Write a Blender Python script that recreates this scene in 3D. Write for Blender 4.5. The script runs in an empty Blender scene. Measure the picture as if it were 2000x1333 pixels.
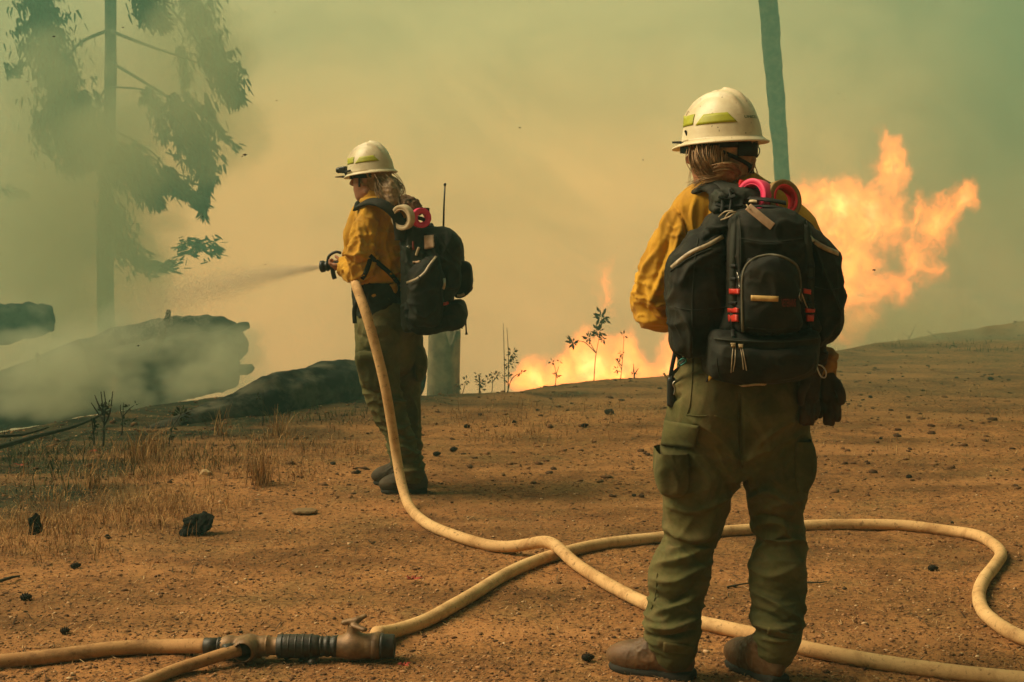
import bpy, math, random
import numpy as np
from mathutils import Vector, Matrix
from mathutils.bvhtree import BVHTree

random.seed(7)
rng = np.random.default_rng(7)
SC = bpy.context.scene
COL = SC.collection
PI = math.pi
R = math.radians

# ------------------------------------------------------------------ camera
CAM_H = 1.41
FPX = 2777.8                      # focal length in photograph pixels (50 mm on 36 mm, 2000 px wide)
TILT = math.atan2(247.5, FPX)
camd = bpy.data.cameras.new('camera')
camd.lens = 50.0; camd.sensor_width = 36.0
camd.clip_start = 0.05; camd.clip_end = 3000.0
cam = bpy.data.objects.new('camera', camd); COL.objects.link(cam)
cam.location = (0, 0, CAM_H)
cam.rotation_euler = (PI/2 - TILT, 0, 0)
camd.dof.use_dof = True
camd.dof.focus_distance = 4.9
camd.dof.aperture_fstop = 13.0
SC.camera = cam

# ------------------------------------------------------------------ world: smoke-filled daylight sky
SUN_DIR = Vector((-0.88, 0.10, 0.88)).normalized()        # towards the sun
SUN_EL = math.asin(SUN_DIR.z); SUN_AZ = math.atan2(SUN_DIR.x, SUN_DIR.y)
SKY_STRENGTH = 0.1
world = bpy.data.worlds.new('World'); SC.world = world
world.use_nodes = True

class NT:
    """tiny node-tree writer"""
    def __init__(s, tree):
        s.t = tree; s.n = tree.nodes; s.l = tree.links
    def add(s, kind, **kw):
        n = s.n.new(kind)
        for k, v in kw.items():
            if k.startswith('i_'):
                n.inputs[k[2:].replace('_', ' ')].default_value = v
            else: setattr(n, k, v)
        return n
    def link(s, a, b): s.l.new(a, b)
    def val(s, v):
        n = s.n.new('ShaderNodeValue'); n.outputs[0].default_value = v; return n.outputs[0]
    def math(s, op, a, b=None, c=None, clamp=False):
        n = s.n.new('ShaderNodeMath'); n.operation = op; n.use_clamp = clamp
        for i, x in enumerate((a, b, c)):
            if x is None: continue
            if isinstance(x, (int, float)): n.inputs[i].default_value = x
            else: s.l.new(x, n.inputs[i])
        return n.outputs[0]
    def vmath(s, op, a, b=None, scale=None):
        n = s.n.new('ShaderNodeVectorMath'); n.operation = op
        for i, x in enumerate((a, b)):
            if x is None: continue
            if isinstance(x, (tuple, list, Vector)): n.inputs[i].default_value = x
            else: s.l.new(x, n.inputs[i])
        if scale is not None:
            if isinstance(scale, (int, float)): n.inputs['Scale'].default_value = scale
            else: s.l.new(scale, n.inputs['Scale'])
        return n.outputs['Value'] if op in ('LENGTH', 'DOT_PRODUCT', 'DISTANCE') else n.outputs[0]
    def noise(s, vec, scale, detail=4, rough=0.55, dist=0.0, out='Fac'):
        n = s.n.new('ShaderNodeTexNoise')
        n.inputs['Scale'].default_value = scale; n.inputs['Detail'].default_value = detail
        n.inputs['Roughness'].default_value = rough; n.inputs['Distortion'].default_value = dist
        if vec is not None: s.l.new(vec, n.inputs['Vector'])
        return n.outputs[out]
    def ramp(s, fac, stops, interp='LINEAR'):
        n = s.n.new('ShaderNodeValToRGB'); cr = n.color_ramp; cr.interpolation = interp
        while len(cr.elements) < len(stops): cr.elements.new(0.5)
        for e, (p, c) in zip(cr.elements, stops):
            e.position = p; e.color = (c, c, c, 1) if isinstance(c, (int, float)) else (*c[:3], 1)
        s.l.new(fac, n.inputs[0]); return n.outputs[0]
    def mix(s, fac, a, b, blend='MIX'):
        n = s.n.new('ShaderNodeMix'); n.data_type = 'RGBA'; n.blend_type = blend
        for idx, x in ((0, fac), (6, a), (7, b)):
            sock = n.inputs[idx]
            if isinstance(x, (int, float)): sock.default_value = x if idx == 0 else (x, x, x, 1)
            elif isinstance(x, tuple): sock.default_value = (*x[:3], 1)
            else: s.l.new(x, sock)
        return n.outputs[2]
    def smooth(s, x, a, b, lo=0.0, hi=1.0):
        n = s.n.new('ShaderNodeMapRange'); n.interpolation_type = 'SMOOTHSTEP'; n.clamp = True
        s.l.new(x, n.inputs[0])
        for i, v in zip((1, 2, 3, 4), (a, b, lo, hi)): n.inputs[i].default_value = v
        return n.outputs[0]
    def xyz(s, v):
        n = s.n.new('ShaderNodeSeparateXYZ'); s.l.new(v, n.inputs[0]); return n.outputs
    def comb(s, x, y, z):
        n = s.n.new('ShaderNodeCombineXYZ')
        for i, v in enumerate((x, y, z)):
            if isinstance(v, (int, float)): n.inputs[i].default_value = v
            else: s.l.new(v, n.inputs[i])
        return n.outputs[0]

def srgb(r, g, b):
    f = lambda c: (c/255/12.92) if c/255 <= .04045 else ((c/255+.055)/1.055)**2.4
    return (f(r), f(g), f(b))

w = NT(world.node_tree); w.n.clear()
wout = w.add('ShaderNodeOutputWorld'); bg = w.add('ShaderNodeBackground')
bg.inputs['Strength'].default_value = SKY_STRENGTH
w.link(bg.outputs[0], wout.inputs[0])
sky = w.add('ShaderNodeTexSky', sky_type='NISHITA', sun_disc=False)
sky.sun_elevation = SUN_EL; sky.sun_rotation = SUN_AZ; sky.dust_density = 6.0; sky.air_density = 2.0
tc = w.add('ShaderNodeTexCoord')
dv = w.vmath('NORMALIZE', tc.outputs['Generated'])
x, y, z = w.xyz(dv)
wn = w.noise(dv, 2.2, 5, .55)
wn2 = w.noise(dv, 5.5, 5, .6)
wob = w.math('MULTIPLY', w.math('SUBTRACT', wn, 0.5), 0.26)
el = w.math('ADD', z, wob)
K = 10.0      # the smoke's radiance is given for strength 1; K undoes SKY_STRENGTH
def kc(c, m=1.0): return tuple(v*K*m*g for v, g in zip(c, (1.84, 1.20, .99)))
base = w.ramp(w.math('MULTIPLY_ADD', el, 1.0, 0.5), [
    (0.30, kc((.46, .30, .120))), (0.42, kc((.585, .385, .140))), (0.50, kc((.610, .435, .150))),
    (0.60, kc((.42, .41, .170))), (0.70, kc((.345, .40, .19))), (1.0, kc((.33, .38, .21)))])
# azimuth: thicker and greener smoke to the left and right of the burning slope, unseen sky behind the viewer dimmed to deepen shade on the figures' backs
az = w.math('ARCTAN2', x, y)
azn = w.math('ADD', az, w.math('MULTIPLY', w.math('SUBTRACT', wn2, 0.5), 0.22))
left = w.smooth(azn, -0.20, -0.46)
right = w.smooth(azn, 0.14, 0.33)
dens = w.math('MAXIMUM', left, right)
green = w.mix(1.0, base, w.mix(w.smooth(z, -.2, .15), (0.40, 0.37, 0.34), (0.21, 0.27, 0.25)), 'MULTIPLY')
c1 = w.mix(w.math('MULTIPLY', dens, 0.95), base, green)
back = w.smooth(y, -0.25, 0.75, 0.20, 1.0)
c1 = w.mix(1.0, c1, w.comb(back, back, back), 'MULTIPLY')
bil = w.ramp(w.noise(w.vmath('MULTIPLY', dv, (1, 1, 1.5)), 5.0, 6, .62, 1.6), [(.32, .80), (.50, .97), (.70, 1.10)])
c1 = w.mix(1.0, c1, bil, 'MULTIPLY')
c2 = w.mix(0.06, c1, sky.outputs[0])
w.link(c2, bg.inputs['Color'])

# ------------------------------------------------------------------ sun (soft, seen through smoke)
sund = bpy.data.lights.new('sun', 'SUN'); sund.energy = 4.6; sund.angle = R(44); sund.color = (1.0, 0.80, 0.50)
sun = bpy.data.objects.new('sun', sund); COL.objects.link(sun)
sun.rotation_euler = SUN_DIR.to_track_quat('Z', 'Y').to_euler()
sun.location = (-20, 5, 30)

# ------------------------------------------------------------------ render settings
SC.view_settings.view_transform = 'Standard'; SC.view_settings.look = 'None'
SC.view_settings.exposure = 0.5; SC.view_settings.gamma = 1.0; SC.view_settings.use_curve_mapping = False
SC.render.engine = 'CYCLES'
cy = SC.cycles
cy.use_denoising = True
try: cy.denoiser = 'OPENIMAGEDENOISE'
except Exception: pass
cy.use_adaptive_sampling = True; cy.adaptive_threshold = 0.02
cy.max_bounces = 6; cy.diffuse_bounces = 3; cy.glossy_bounces = 2; cy.transparent_max_bounces = 12
cy.volume_bounces = 4; cy.volume_step_rate = 1.0; cy.volume_max_steps = 160
cy.caustics_reflective = False; cy.caustics_refractive = False

# ------------------------------------------------------------------ photograph-pixel to world helpers (authoring only)
CT, ST = math.cos(TILT), math.sin(TILT)
def ray(px, py):
    u = (px-1000.0)/FPX; v = (666.5-py)/FPX
    return np.array([u, CT+v*ST, -ST+v*CT])
def P(px, py, Y):
    d = ray(px, py); return np.array([0, 0, CAM_H]) + d*(Y/d[1])
def G(px, py, z=0.0):
    d = ray(px, py); return np.array([0, 0, CAM_H]) + d*((z-CAM_H)/d[2])
CAMP = np.array([0, 0, CAM_H])
def project(V):
    """world points -> photograph pixels"""
    q = V - CAMP
    zc = q[:, 1]*CT - q[:, 2]*ST; yc = q[:, 1]*ST + q[:, 2]*CT
    return 1000+FPX*q[:, 0]/zc, 666.5-FPX*yc/zc

# ------------------------------------------------------------------ numpy noise
_T = np.random.default_rng(3).random((64, 64, 64)).astype(np.float32)
def vnoise(p):
    """value noise at (N,3) points, -1..1"""
    f = np.floor(p).astype(np.int64); t = p-f; t = t*t*(3-2*t)
    f &= 63; g = (f+1) & 63
    x0, y0, z0 = f.T; x1, y1, z1 = g.T; tx, ty, tz = t.T
    a = _T[x0, y0, z0]*(1-tx)+_T[x1, y0, z0]*tx; b = _T[x0, y1, z0]*(1-tx)+_T[x1, y1, z0]*tx
    c = _T[x0, y0, z1]*(1-tx)+_T[x1, y0, z1]*tx; d = _T[x0, y1, z1]*(1-tx)+_T[x1, y1, z1]*tx
    return ((a*(1-ty)+b*ty)*(1-tz)+(c*(1-ty)+d*ty)*tz)*2-1
def fbm(p, oct=4, gain=.5, lac=2.03):
    s = 0; a = 1.0; n = 0
    for i in range(oct):
        s = s+a*vnoise(p*lac**i+i*17.3); n += a; a *= gain
    return s/n

# ------------------------------------------------------------------ object helpers
def tag(o, label=None, cat=None, group=None, kind=None):
    if label: o['label'] = label
    if cat: o['category'] = cat
    if group: o['group'] = group
    if kind: o['kind'] = kind
    return o
def empty(name, loc, label, cat, group=None):
    o = bpy.data.objects.new(name, None); COL.objects.link(o)
    o.location = [float(v) for v in loc]; o.empty_display_size = .1
    return tag(o, label, cat, group)
def mesh_obj(name, V, F, mat=None, parent=None, smooth=True, uv=None, attr=None):
    me = bpy.data.meshes.new(name)
    V = np.asarray(V, dtype=np.float64)
    if parent is not None:
        off = np.array(parent_loc(parent)); V = V-off
    if isinstance(F, np.ndarray):
        n, k = F.shape
        me.vertices.add(len(V)); me.vertices.foreach_set('co', V.astype(np.float32).ravel())
        me.loops.add(n*k); me.loops.foreach_set('vertex_index', F.astype(np.int32).ravel())
        me.polygons.add(n); me.polygons.foreach_set('loop_start', np.arange(0, n*k, k, dtype=np.int32))
        me.polygons.foreach_set('loop_total', np.full(n, k, dtype=np.int32))
        me.update(calc_edges=True)
    else:
        me.from_pydata([tuple(map(float, v)) for v in V], [], [tuple(map(int, f)) for f in F])
    me.validate()
    if smooth: me.polygons.foreach_set('use_smooth', np.ones(len(me.polygons), dtype=bool))
    if attr:
        for an, (vals) in attr.items():
            a = me.attributes.new(an, 'FLOAT', 'POINT'); a.data.foreach_set('value', np.asarray(vals, dtype=np.float32))
    me.update()
    if mat: me.materials.append(mat)
    o = bpy.data.objects.new(name, me); COL.objects.link(o)
    if parent is not None: o.parent = parent
    return o
def parent_loc(p):
    v = Vector((0, 0, 0))
    while p is not None:
        v += p.location; p = p.parent
    return v
def rebase(o, loc):
    """give a top-level mesh an origin at loc"""
    loc = Vector([float(v) for v in loc]); o.data.transform(Matrix.Translation(-loc)); o.location = loc; return o

class MB:
    """collects raw geometry into one mesh"""
    def __init__(s): s.V = []; s.F = []; s.n = 0
    def add(s, V, F):
        V = np.asarray(V, float); s.V.append(V)
        s.F += [tuple(int(i)+s.n for i in f) for f in F]; s.n += len(V)
    def build(s, name, mat=None, parent=None, smooth=True, attr=None):
        return mesh_obj(name, np.concatenate(s.V), s.F, mat, parent, smooth, attr=attr)

def catmull(pts, n=6, closed=False):
    pts = [np.asarray(p, float) for p in pts]; out = []
    m = len(pts)
    rngi = range(m) if closed else range(m-1)
    for i in rngi:
        if closed: p0, p1, p2, p3 = pts[(i-1) % m], pts[i], pts[(i+1) % m], pts[(i+2) % m]
        else: p0, p1, p2, p3 = pts[max(i-1, 0)], pts[i], pts[i+1], pts[min(i+2, m-1)]
        for k in range(n):
            t = k/n
            out.append(.5*((2*p1)+(-p0+p2)*t+(2*p0-5*p1+4*p2-p3)*t*t+(-p0+3*p1-3*p2+p3)*t**3))
    if not closed: out.append(pts[-1])
    return np.array(out)

def frames(path):
    path = np.asarray(path, float); n = len(path)
    T = np.gradient(path, axis=0); T /= np.linalg.norm(T, axis=1, keepdims=True)+1e-12
    u = np.array([0, 0, 1.0]) if abs(T[0][2]) < .9 else np.array([1.0, 0, 0])
    U = []
    for t in T:
        u = u-t*np.dot(u, t); u /= np.linalg.norm(u)+1e-12; U.append(u)
    U = np.array(U); W = np.cross(T, U)
    return T, U, W

def tube(path, rad, seg=10, cap=True, flat=1.0, up=None):
    """tube around a path; rad scalar or per point; flat squeezes along U"""
    path = np.asarray(path, float); n = len(path)
    rad = np.broadcast_to(np.asarray(rad, float), (n,))
    T, U, W = frames(path)
    if up is not None:
        up = np.asarray(up, float)
        U = up-T*(T@up)[:, None]; U /= np.linalg.norm(U, axis=1, keepdims=True)+1e-12; W = np.cross(T, U)
    a = np.linspace(0, 2*PI, seg, endpoint=False)
    V = path[:, None]+rad[:, None, None]*(np.cos(a)[None, :, None]*U[:, None]*flat+np.sin(a)[None, :, None]*W[:, None])
    V = V.reshape(-1, 3); F = []
    for i in range(n-1):
        for j in range(seg):
            k = (j+1) % seg
            F.append((i*seg+j, i*seg+k, (i+1)*seg+k, (i+1)*seg+j))
    if cap:
        F.append(tuple(range(seg-1, -1, -1))); F.append(tuple((n-1)*seg+j for j in range(seg)))
    return V, F

def lathe(prof, axis_o, axis_d, seg=24):
    """prof: (t along axis, radius)"""
    d = np.asarray(axis_d, float); d /= np.linalg.norm(d)
    path = np.array([np.asarray(axis_o, float)+d*t for t, r in prof])
    u = np.array([0, 0, 1.0]) if abs(d[2]) < .9 else np.array([1.0, 0, 0])
    u = u-d*np.dot(u, d); u /= np.linalg.norm(u); w_ = np.cross(d, u)
    a = np.linspace(0, 2*PI, seg, endpoint=False)
    ring = np.cos(a)[:, None]*u+np.sin(a)[:, None]*w_
    V = np.concatenate([path[i]+ring*prof[i][1] for i in range(len(prof))]); F = []
    for i in range(len(prof)-1):
        for j in range(seg):
            k = (j+1) % seg
            F.append((i*seg+j, i*seg+k, (i+1)*seg+k, (i+1)*seg+j))
    F.append(tuple(range(seg-1, -1, -1))); F.append(tuple((len(prof)-1)*seg+j for j in range(seg)))
    return V, F

def boxm(c, half, Rm=None):
    s = np.array([[x, y, z] for x in (-1, 1) for y in (-1, 1) for z in (-1, 1)], float)*np.asarray(half, float)
    if Rm is not None: s = s@np.asarray(Rm).T
    V = s+np.asarray(c, float)
    F = [(0, 1, 3, 2), (4, 6, 7, 5), (0, 4, 5, 1), (2, 3, 7, 6), (0, 2, 6, 4), (1, 5, 7, 3)]
    return V, F

# ------------------------------------------------------------------ signed-distance modelling -> surface nets
class Field:
    def __init__(s, lo, hi, vox):
        s.lo = np.asarray(lo, float); s.vox = vox
        s.n = np.ceil((np.asarray(hi, float)-s.lo)/vox).astype(int)+1
        s.ax = [s.lo[i]+np.arange(s.n[i])*vox for i in range(3)]
        s.A = np.full(s.n, 0.5, np.float32)
    def _sub(s, lo, hi):
        i0 = np.clip(np.floor((np.asarray(lo)-s.lo)/s.vox).astype(int), 0, s.n-1)
        i1 = np.clip(np.ceil((np.asarray(hi)-s.lo)/s.vox).astype(int)+1, 1, s.n)
        if np.any(i1-i0 <= 0): return None, None
        sl = tuple(slice(a, b) for a, b in zip(i0, i1))
        X = np.stack(np.meshgrid(*[s.ax[k][sl[k]] for k in range(3)], indexing='ij'), -1)
        return sl, X
    def put(s, fn, lo, hi, k=0.0, sub=False):
        pad = 0.035+k
        sl, X = s._sub(np.asarray(lo)-pad, np.asarray(hi)+pad)
        if sl is None: return
        d = fn(X); a = s.A[sl]
        if sub:
            s.A[sl] = np.maximum(a, -d) if k == 0 else _smax(a, -d, k)
        else:
            s.A[sl] = np.minimum(a, d) if k == 0 else _smin(a, d, k)
    def cone(s, a, b, ra, rb, k=0.0, sc=(1, 1, 1), sub=False):
        a = np.asarray(a, float); b = np.asarray(b, float); sc = np.asarray(sc, float)
        ab = (b-a)/sc; L = np.dot(ab, ab)+1e-12; m = sc.min()
        def fn(X):
            q = (X-a)/sc; t = np.clip((q@ab)/L, 0, 1)
            return (np.linalg.norm(q-t[..., None]*ab, axis=-1)-(ra+(rb-ra)*t))*m
        r = max(ra, rb)*sc
        s.put(fn, np.minimum(a, b)-r, np.maximum(a, b)+r, k, sub)
    def chain(s, pts, k=0.0, sc=(1, 1, 1), n=5):
        """pts: list of (x,y,z,r)"""
        q = catmull(pts, n)
        for i in range(len(q)-1):
            s.cone(q[i][:3], q[i+1][:3], max(q[i][3], .003), max(q[i+1][3], .003), k if i == 0 else 0.004, sc)
    def ell(s, c, r, k=0.0, Rm=None, sub=False):
        c = np.asarray(c, float); r = np.asarray(r, float)
        def fn(X):
            q = X-c
            if Rm is not None: q = q@Rm
            l = np.linalg.norm(q/r, axis=-1)
            return l*(l-1)/(np.linalg.norm(q/(r*r), axis=-1)+1e-9)
        m = r.max() if Rm is not None else r
        s.put(fn, c-m, c+m, k, sub)
    def box(s, c, half, rnd=.01, k=0.0, Rm=None, sub=False):
        c = np.asarray(c, float); h = np.asarray(half, float)-rnd
        def fn(X):
            q = X-c
            if Rm is not None: q = q@Rm
            q = np.abs(q)-h
            return np.linalg.norm(np.maximum(q, 0), axis=-1)+np.minimum(q.max(-1), 0)-rnd
        m = np.linalg.norm(half) if Rm is not None else np.asarray(half, float)
        s.put(fn, c-m, c+m, k, sub)
    def poly(s, pts, y0, y1, rnd=.02, k=0.0, sm=4, bulge=0.0, sub=False):
        """pts: photograph pixels of an outline; a padded slab between depths y0 (near) and y1 (far)"""
        pw = [P(px, py, y0)[[0, 2]] for px, py in pts]
        q = catmull(pw, sm, closed=True) if sm > 1 else np.array(pw)
        hy = (y1-y0)/2; cyy = (y0+y1)/2
        lo = [q[:, 0].min(), y0-bulge, q[:, 1].min()]; hi = [q[:, 0].max(), y1, q[:, 1].max()]
        cen = q.mean(0)
        rad = np.abs(q-cen).max(0)
        def fn(X):
            Xs = X[:, 0, :, :][..., [0, 2]]                     # x,z plane
            d = np.full(Xs.shape[:2], 1e9); ins = np.zeros(Xs.shape[:2], bool)
            for i in range(len(q)):
                a = q[i]; b = q[(i+1) % len(q)]; e = b-a; w_ = Xs-a
                t = np.clip((w_@e)/(e@e+1e-12), 0, 1)
                d = np.minimum(d, ((w_-t[..., None]*e)**2).sum(-1))
                c_ = ((a[1] > Xs[..., 1]) != (b[1] > Xs[..., 1]))
                with np.errstate(divide='ignore', invalid='ignore'):
                    xi = (b[0]-a[0])*(Xs[..., 1]-a[1])/(b[1]-a[1]+1e-15)+a[0]
                ins ^= c_ & (Xs[..., 0] < xi)
            d = np.sqrt(d)*np.where(ins, -1, 1)
            bb = bulge*np.clip(1-(((Xs-cen)/rad)**2).sum(-1), 0, 1)
            dy = np.abs(X[..., 1]-cyy+bb[:, None, :]*.5)-hy-bb[:, None, :]*.5
            dd = np.broadcast_to(d[:, None, :], dy.shape)
            q1 = dd+rnd; q2 = dy+rnd
            return np.sqrt(np.maximum(q1, 0)**2+np.maximum(q2, 0)**2)+np.minimum(np.maximum(q1, q2), 0)-rnd
        s.put(fn, lo, hi, k, sub)
    def mesh(s, smooth=2):
        A = s.A; n = A.shape; neg = A < 0
        cnt = np.zeros((n[0]-1, n[1]-1, n[2]-1), np.float32); acc = np.zeros(cnt.shape+(3,), np.float32)
        def part(a, o, ax, ax1, ax2):
            pass
        for ax in range(3):
            o1, o2 = [k for k in range(3) if k != ax]
            sa = [slice(None)]*3; sb = [slice(None)]*3
            sa[ax] = slice(0, -1); sb[ax] = slice(1, None)
            a = A[tuple(sa)]; b = A[tuple(sb)]
            cr = (a < 0) != (b < 0)
            t = np.where(cr, a/np.where(cr, a-b, 1), 0).astype(np.float32)
            for d1 in (0, 1):
                for d2 in (0, 1):
                    sl = [slice(None)]*3
                    sl[o1] = slice(d1, n[o1]-1+d1); sl[o2] = slice(d2, n[o2]-1+d2)
                    c_ = cr[tuple(sl)]; tt = t[tuple(sl)]
                    cnt += c_
                    acc[..., ax] += tt*c_; acc[..., o1] += d1*c_; acc[..., o2] += d2*c_
        act = cnt > 0
        idx = np.full(cnt.shape, -1, np.int64); N = int(act.sum()); idx[act] = np.arange(N)
        ijk = np.argwhere(act)
        V = s.lo+(ijk+acc[act]/cnt[act][:, None])*s.vox
        Fs = []
        for ax in range(3):
            o1, o2 = [(1, 2), (2, 0), (0, 1)][ax]
            sa = [slice(1, -1)]*3; sb = [slice(1, -1)]*3
            sa[ax] = slice(0, -1); sb[ax] = slice(1, None)
            a = neg[tuple(sa)]; b = neg[tuple(sb)]
            for flip in (False, True):
                e = np.argwhere((~a & b) if flip else (a & ~b))
                if not len(e): continue
                e = e.copy()
                e[:, o1] += 1; e[:, o2] += 1
                def at(d1, d2):
                    q = e.copy(); q[:, o1] -= d1; q[:, o2] -= d2
                    return idx[q[:, 0], q[:, 1], q[:, 2]]
                f = np.stack([at(1, 1), at(0, 1), at(0, 0), at(1, 0)], 1)
                if flip: f = f[:, ::-1]
                Fs.append(f)
        F = np.concatenate(Fs); F = F[(F >= 0).all(1)]
        for _ in range(smooth): V = relax(V, F)
        return V, F
def _smin(a, b, k):
    h = np.clip(.5+.5*(b-a)/k, 0, 1); return b*(1-h)+a*h-k*h*(1-h)
def _smax(a, b, k): return -_smin(-a, -b, k)
def relax(V, F, w_=.6):
    acc = np.zeros_like(V); c = np.zeros(len(V))
    for i in range(4):
        j = F[:, (i+1) % 4]; a = F[:, i]
        for ax in range(3):
            acc[:, ax] += np.bincount(a, V[j, ax], len(V))+np.bincount(j, V[a, ax], len(V))
        c += np.bincount(a, minlength=len(V))+np.bincount(j, minlength=len(V))
    return V*(1-w_)+w_*acc/np.maximum(c, 1)[:, None]
def normals(V, F):
    n = np.cross(V[F[:, 2]]-V[F[:, 0]], V[F[:, 3]]-V[F[:, 1]])
    N = np.zeros_like(V)
    for i in range(4):
        for ax in range(3): N[:, ax] += np.bincount(F[:, i], n[:, ax], len(V))
    return N/(np.linalg.norm(N, axis=1, keepdims=True)+1e-12)
def keep_big(V, F): return V, F

def bvh(V, F): return BVHTree.FromPolygons([Vector(v) for v in V.tolist()], F.tolist())
def hit(bt, px, py, off=0.002, fallback=None):
    d = Vector(ray(px, py)).normalized()
    loc, nor, i, dist = bt.ray_cast(Vector((0, 0, CAM_H)), d)
    if loc is None:
        if fallback is None:
            loc, nor, i, dist = bt.find_nearest(Vector(P(px, py, 4.3)))
            return np.array(loc), np.array(-d)
        return P(px, py, fallback), np.array(-d)
    n = np.array(nor)
    if np.dot(n, -np.array(d)) < 0: n = -n
    n = n*.5-np.array(d)*.5; n /= np.linalg.norm(n)
    return np.array(loc)+n*off, n
def stuck_path(bt, pts, off=.002, n=8, fallback=None):
    q = catmull(pts, n); out = []; N = []
    for px, py in q:
        a, b = hit(bt, px, py, off, fallback); out.append(a); N.append(b)
    out = np.array(out)
    for _ in range(2):
        m = out.copy(); m[1:-1] = (out[:-2]+2*out[1:-1]+out[2:])/4; out = m
    return out, np.array(N)
def ribbon(path, N, width, thick=.002):
    path = np.asarray(path); n = len(path)
    T = np.gradient(path, axis=0); T /= np.linalg.norm(T, axis=1, keepdims=True)+1e-12
    W = np.cross(T, N); W /= np.linalg.norm(W, axis=1, keepdims=True)+1e-12
    width = np.broadcast_to(width, (n,))[:, None]
    a = path+W*width/2; b = path-W*width/2
    V = np.stack([a, b, b+N*thick, a+N*thick], 1).reshape(-1, 3); F = []
    for i in range(n-1):
        for j in range(4):
            k = (j+1) % 4; F.append((i*4+j, i*4+k, (i+1)*4+k, (i+1)*4+j))
    F.append((3, 2, 1, 0)); F.append(tuple((n-1)*4+j for j in range(4)))
    return V, F
def patch(bt, corners, off=.002, thick=.005, nu=14, nv=10, puff=0.0, fallback=None):
    """four photograph-pixel corners (tl, tr, br, bl) pressed onto a surface, with thickness"""
    tl, tr, br, bl = [np.asarray(c, float) for c in corners]
    A = np.zeros((nv+1, nu+1, 3)); B = np.zeros_like(A)
    for j in range(nv+1):
        for i in range(nu+1):
            u = i/nu; v = j/nv
            p = (tl*(1-u)+tr*u)*(1-v)+(bl*(1-u)+br*u)*v
            a, n = hit(bt, p[0], p[1], off, fallback)
            e = puff*(max(0.0, 16*u*(1-u)*v*(1-v)))**.5
            A[j, i] = a-n*.006; B[j, i] = a+n*(thick+e)
    for _ in range(2):
        Bm = B.copy(); Bm[1:-1, 1:-1] = (B[1:-1, 1:-1]*2+B[:-2, 1:-1]+B[2:, 1:-1]+B[1:-1, :-2]+B[1:-1, 2:])/6; B = Bm
    w_ = nu+1; n0 = (nv+1)*w_
    V = np.concatenate([A.reshape(-1, 3), B.reshape(-1, 3)]); F = []
    for j in range(nv):
        for i in range(nu):
            a = j*w_+i
            F.append((n0+a, n0+a+w_, n0+a+w_+1, n0+a+1)); F.append((a, a+1, a+w_+1, a+w_))
    edge = [i for i in range(nu)]+[j*w_+nu for j in range(nv)]+[nv*w_+i for i in range(nu, 0, -1)]+[j*w_ for j in range(nv, 0, -1)]
    for i in range(len(edge)):
        a = edge[i]; b = edge[(i+1) % len(edge)]; F.append((a, n0+a, n0+b, b))
    return V, F

# ------------------------------------------------------------------ materials
MATS = {}
def mat(name, col, rough=.8, var=.25, nscale=20, bump=.0, bscale=80, col2=None, spec=.3, metal=0, weave=0, sheen=0.0, coord='Object', sub=None, detail=5, dust=0.0, stops=(.35, .65)):
    m = bpy.data.materials.new(name); m.use_nodes = True
    t = NT(m.node_tree); b = t.n['Principled BSDF']
    tcn = t.add('ShaderNodeTexCoord'); v = tcn.outputs[coord]
    if col2 is None: col2 = tuple(c*(1-var) for c in col)
    f = t.noise(v, nscale, detail, .6)
    c = t.ramp(f, [(stops[0], col2), (stops[1], col)])
    if dust:
        c = t.mix(t.ramp(t.noise(v, 6.5, 7, .72, .6), [(.47, 0), (.70, dust)]), c, (.26, .155, .075))
        c = t.mix(t.ramp(t.noise(t.vmath('ADD', v, (3.1, 1.7, .4)), 11, 6, .7), [(.56, 0), (.72, dust)]), c, tuple(k*.35 for k in col))
    t.link(c, b.inputs['Base Color'])
    b.inputs['Roughness'].default_value = rough; b.inputs['Metallic'].default_value = metal
    b.inputs['Specular IOR Level'].default_value = spec
    if sheen: b.inputs['Sheen Weight'].default_value = sheen
    h = None
    if bump:
        h = t.math('MULTIPLY', t.noise(v, bscale, 4, .6), 1.0)
    if weave:
        wv = t.add('ShaderNodeTexWave', wave_type='BANDS', bands_direction='DIAGONAL'); wv.inputs['Scale'].default_value = weave
        t.link(v, wv.inputs[0])
        h = t.math('ADD', h, t.math('MULTIPLY', wv.outputs['Fac'], .25)) if h is not None else wv.outputs['Fac']
    if h is not None:
        bn = t.add('ShaderNodeBump'); bn.inputs['Strength'].default_value = bump; bn.inputs['Distance'].default_value = .004
        t.link(h, bn.inputs['Height']); t.link(bn.outputs[0], b.inputs['Normal'])
    MATS[name] = m
    return m
# ================================================================== GROUND
CREST = [(-1200, 960), (-300, 880), (0, 848), (165, 818), (285, 796), (480, 776), (700, 778), (840, 778), (1010, 770), (1100, 755), (1200, 744),
         (1300, 740), (1450, 716), (1620, 692), (1700, 674), (1800, 661), (1900, 646), (2000, 629), (2300, 600), (3200, 560)]
CU = np.array([(px-1000)/FPX for px, py in CREST]); CY = np.array([G(px, py)[1] for px, py in CREST])
def crest_y(x, y):
    u = x/np.maximum(y, .5)
    return np.interp(u, CU, CY)
def ground_h(x, y):
    x = np.asarray(x, float); y = np.asarray(y, float)
    p = np.stack([x, y, np.zeros_like(x)], -1).reshape(-1, 3)
    n1 = fbm(p*0.55, 3).reshape(x.shape); n2 = fbm(p*3.0+9, 3).reshape(x.shape); n3 = fbm(p*14+3, 3).reshape(x.shape); n4 = vnoise(p*70).reshape(x.shape)
    d = y-crest_y(x, y)+n2*.25
    flat = .030*n1*np.clip((y-5)/4, 0.15, 1)+.009*n2+.006*n3+.0022*n4
    rise = .03*np.exp(-(d/.8)**2)*(.5+n2*.8)
    drop = np.where(y > 2, .55*(np.sqrt(np.maximum(d, 0)**2+.16)-.4), 0)
    return flat+rise-np.maximum(drop, 0)+np.clip(d/20, 0, 1)*n1*1.2
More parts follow.
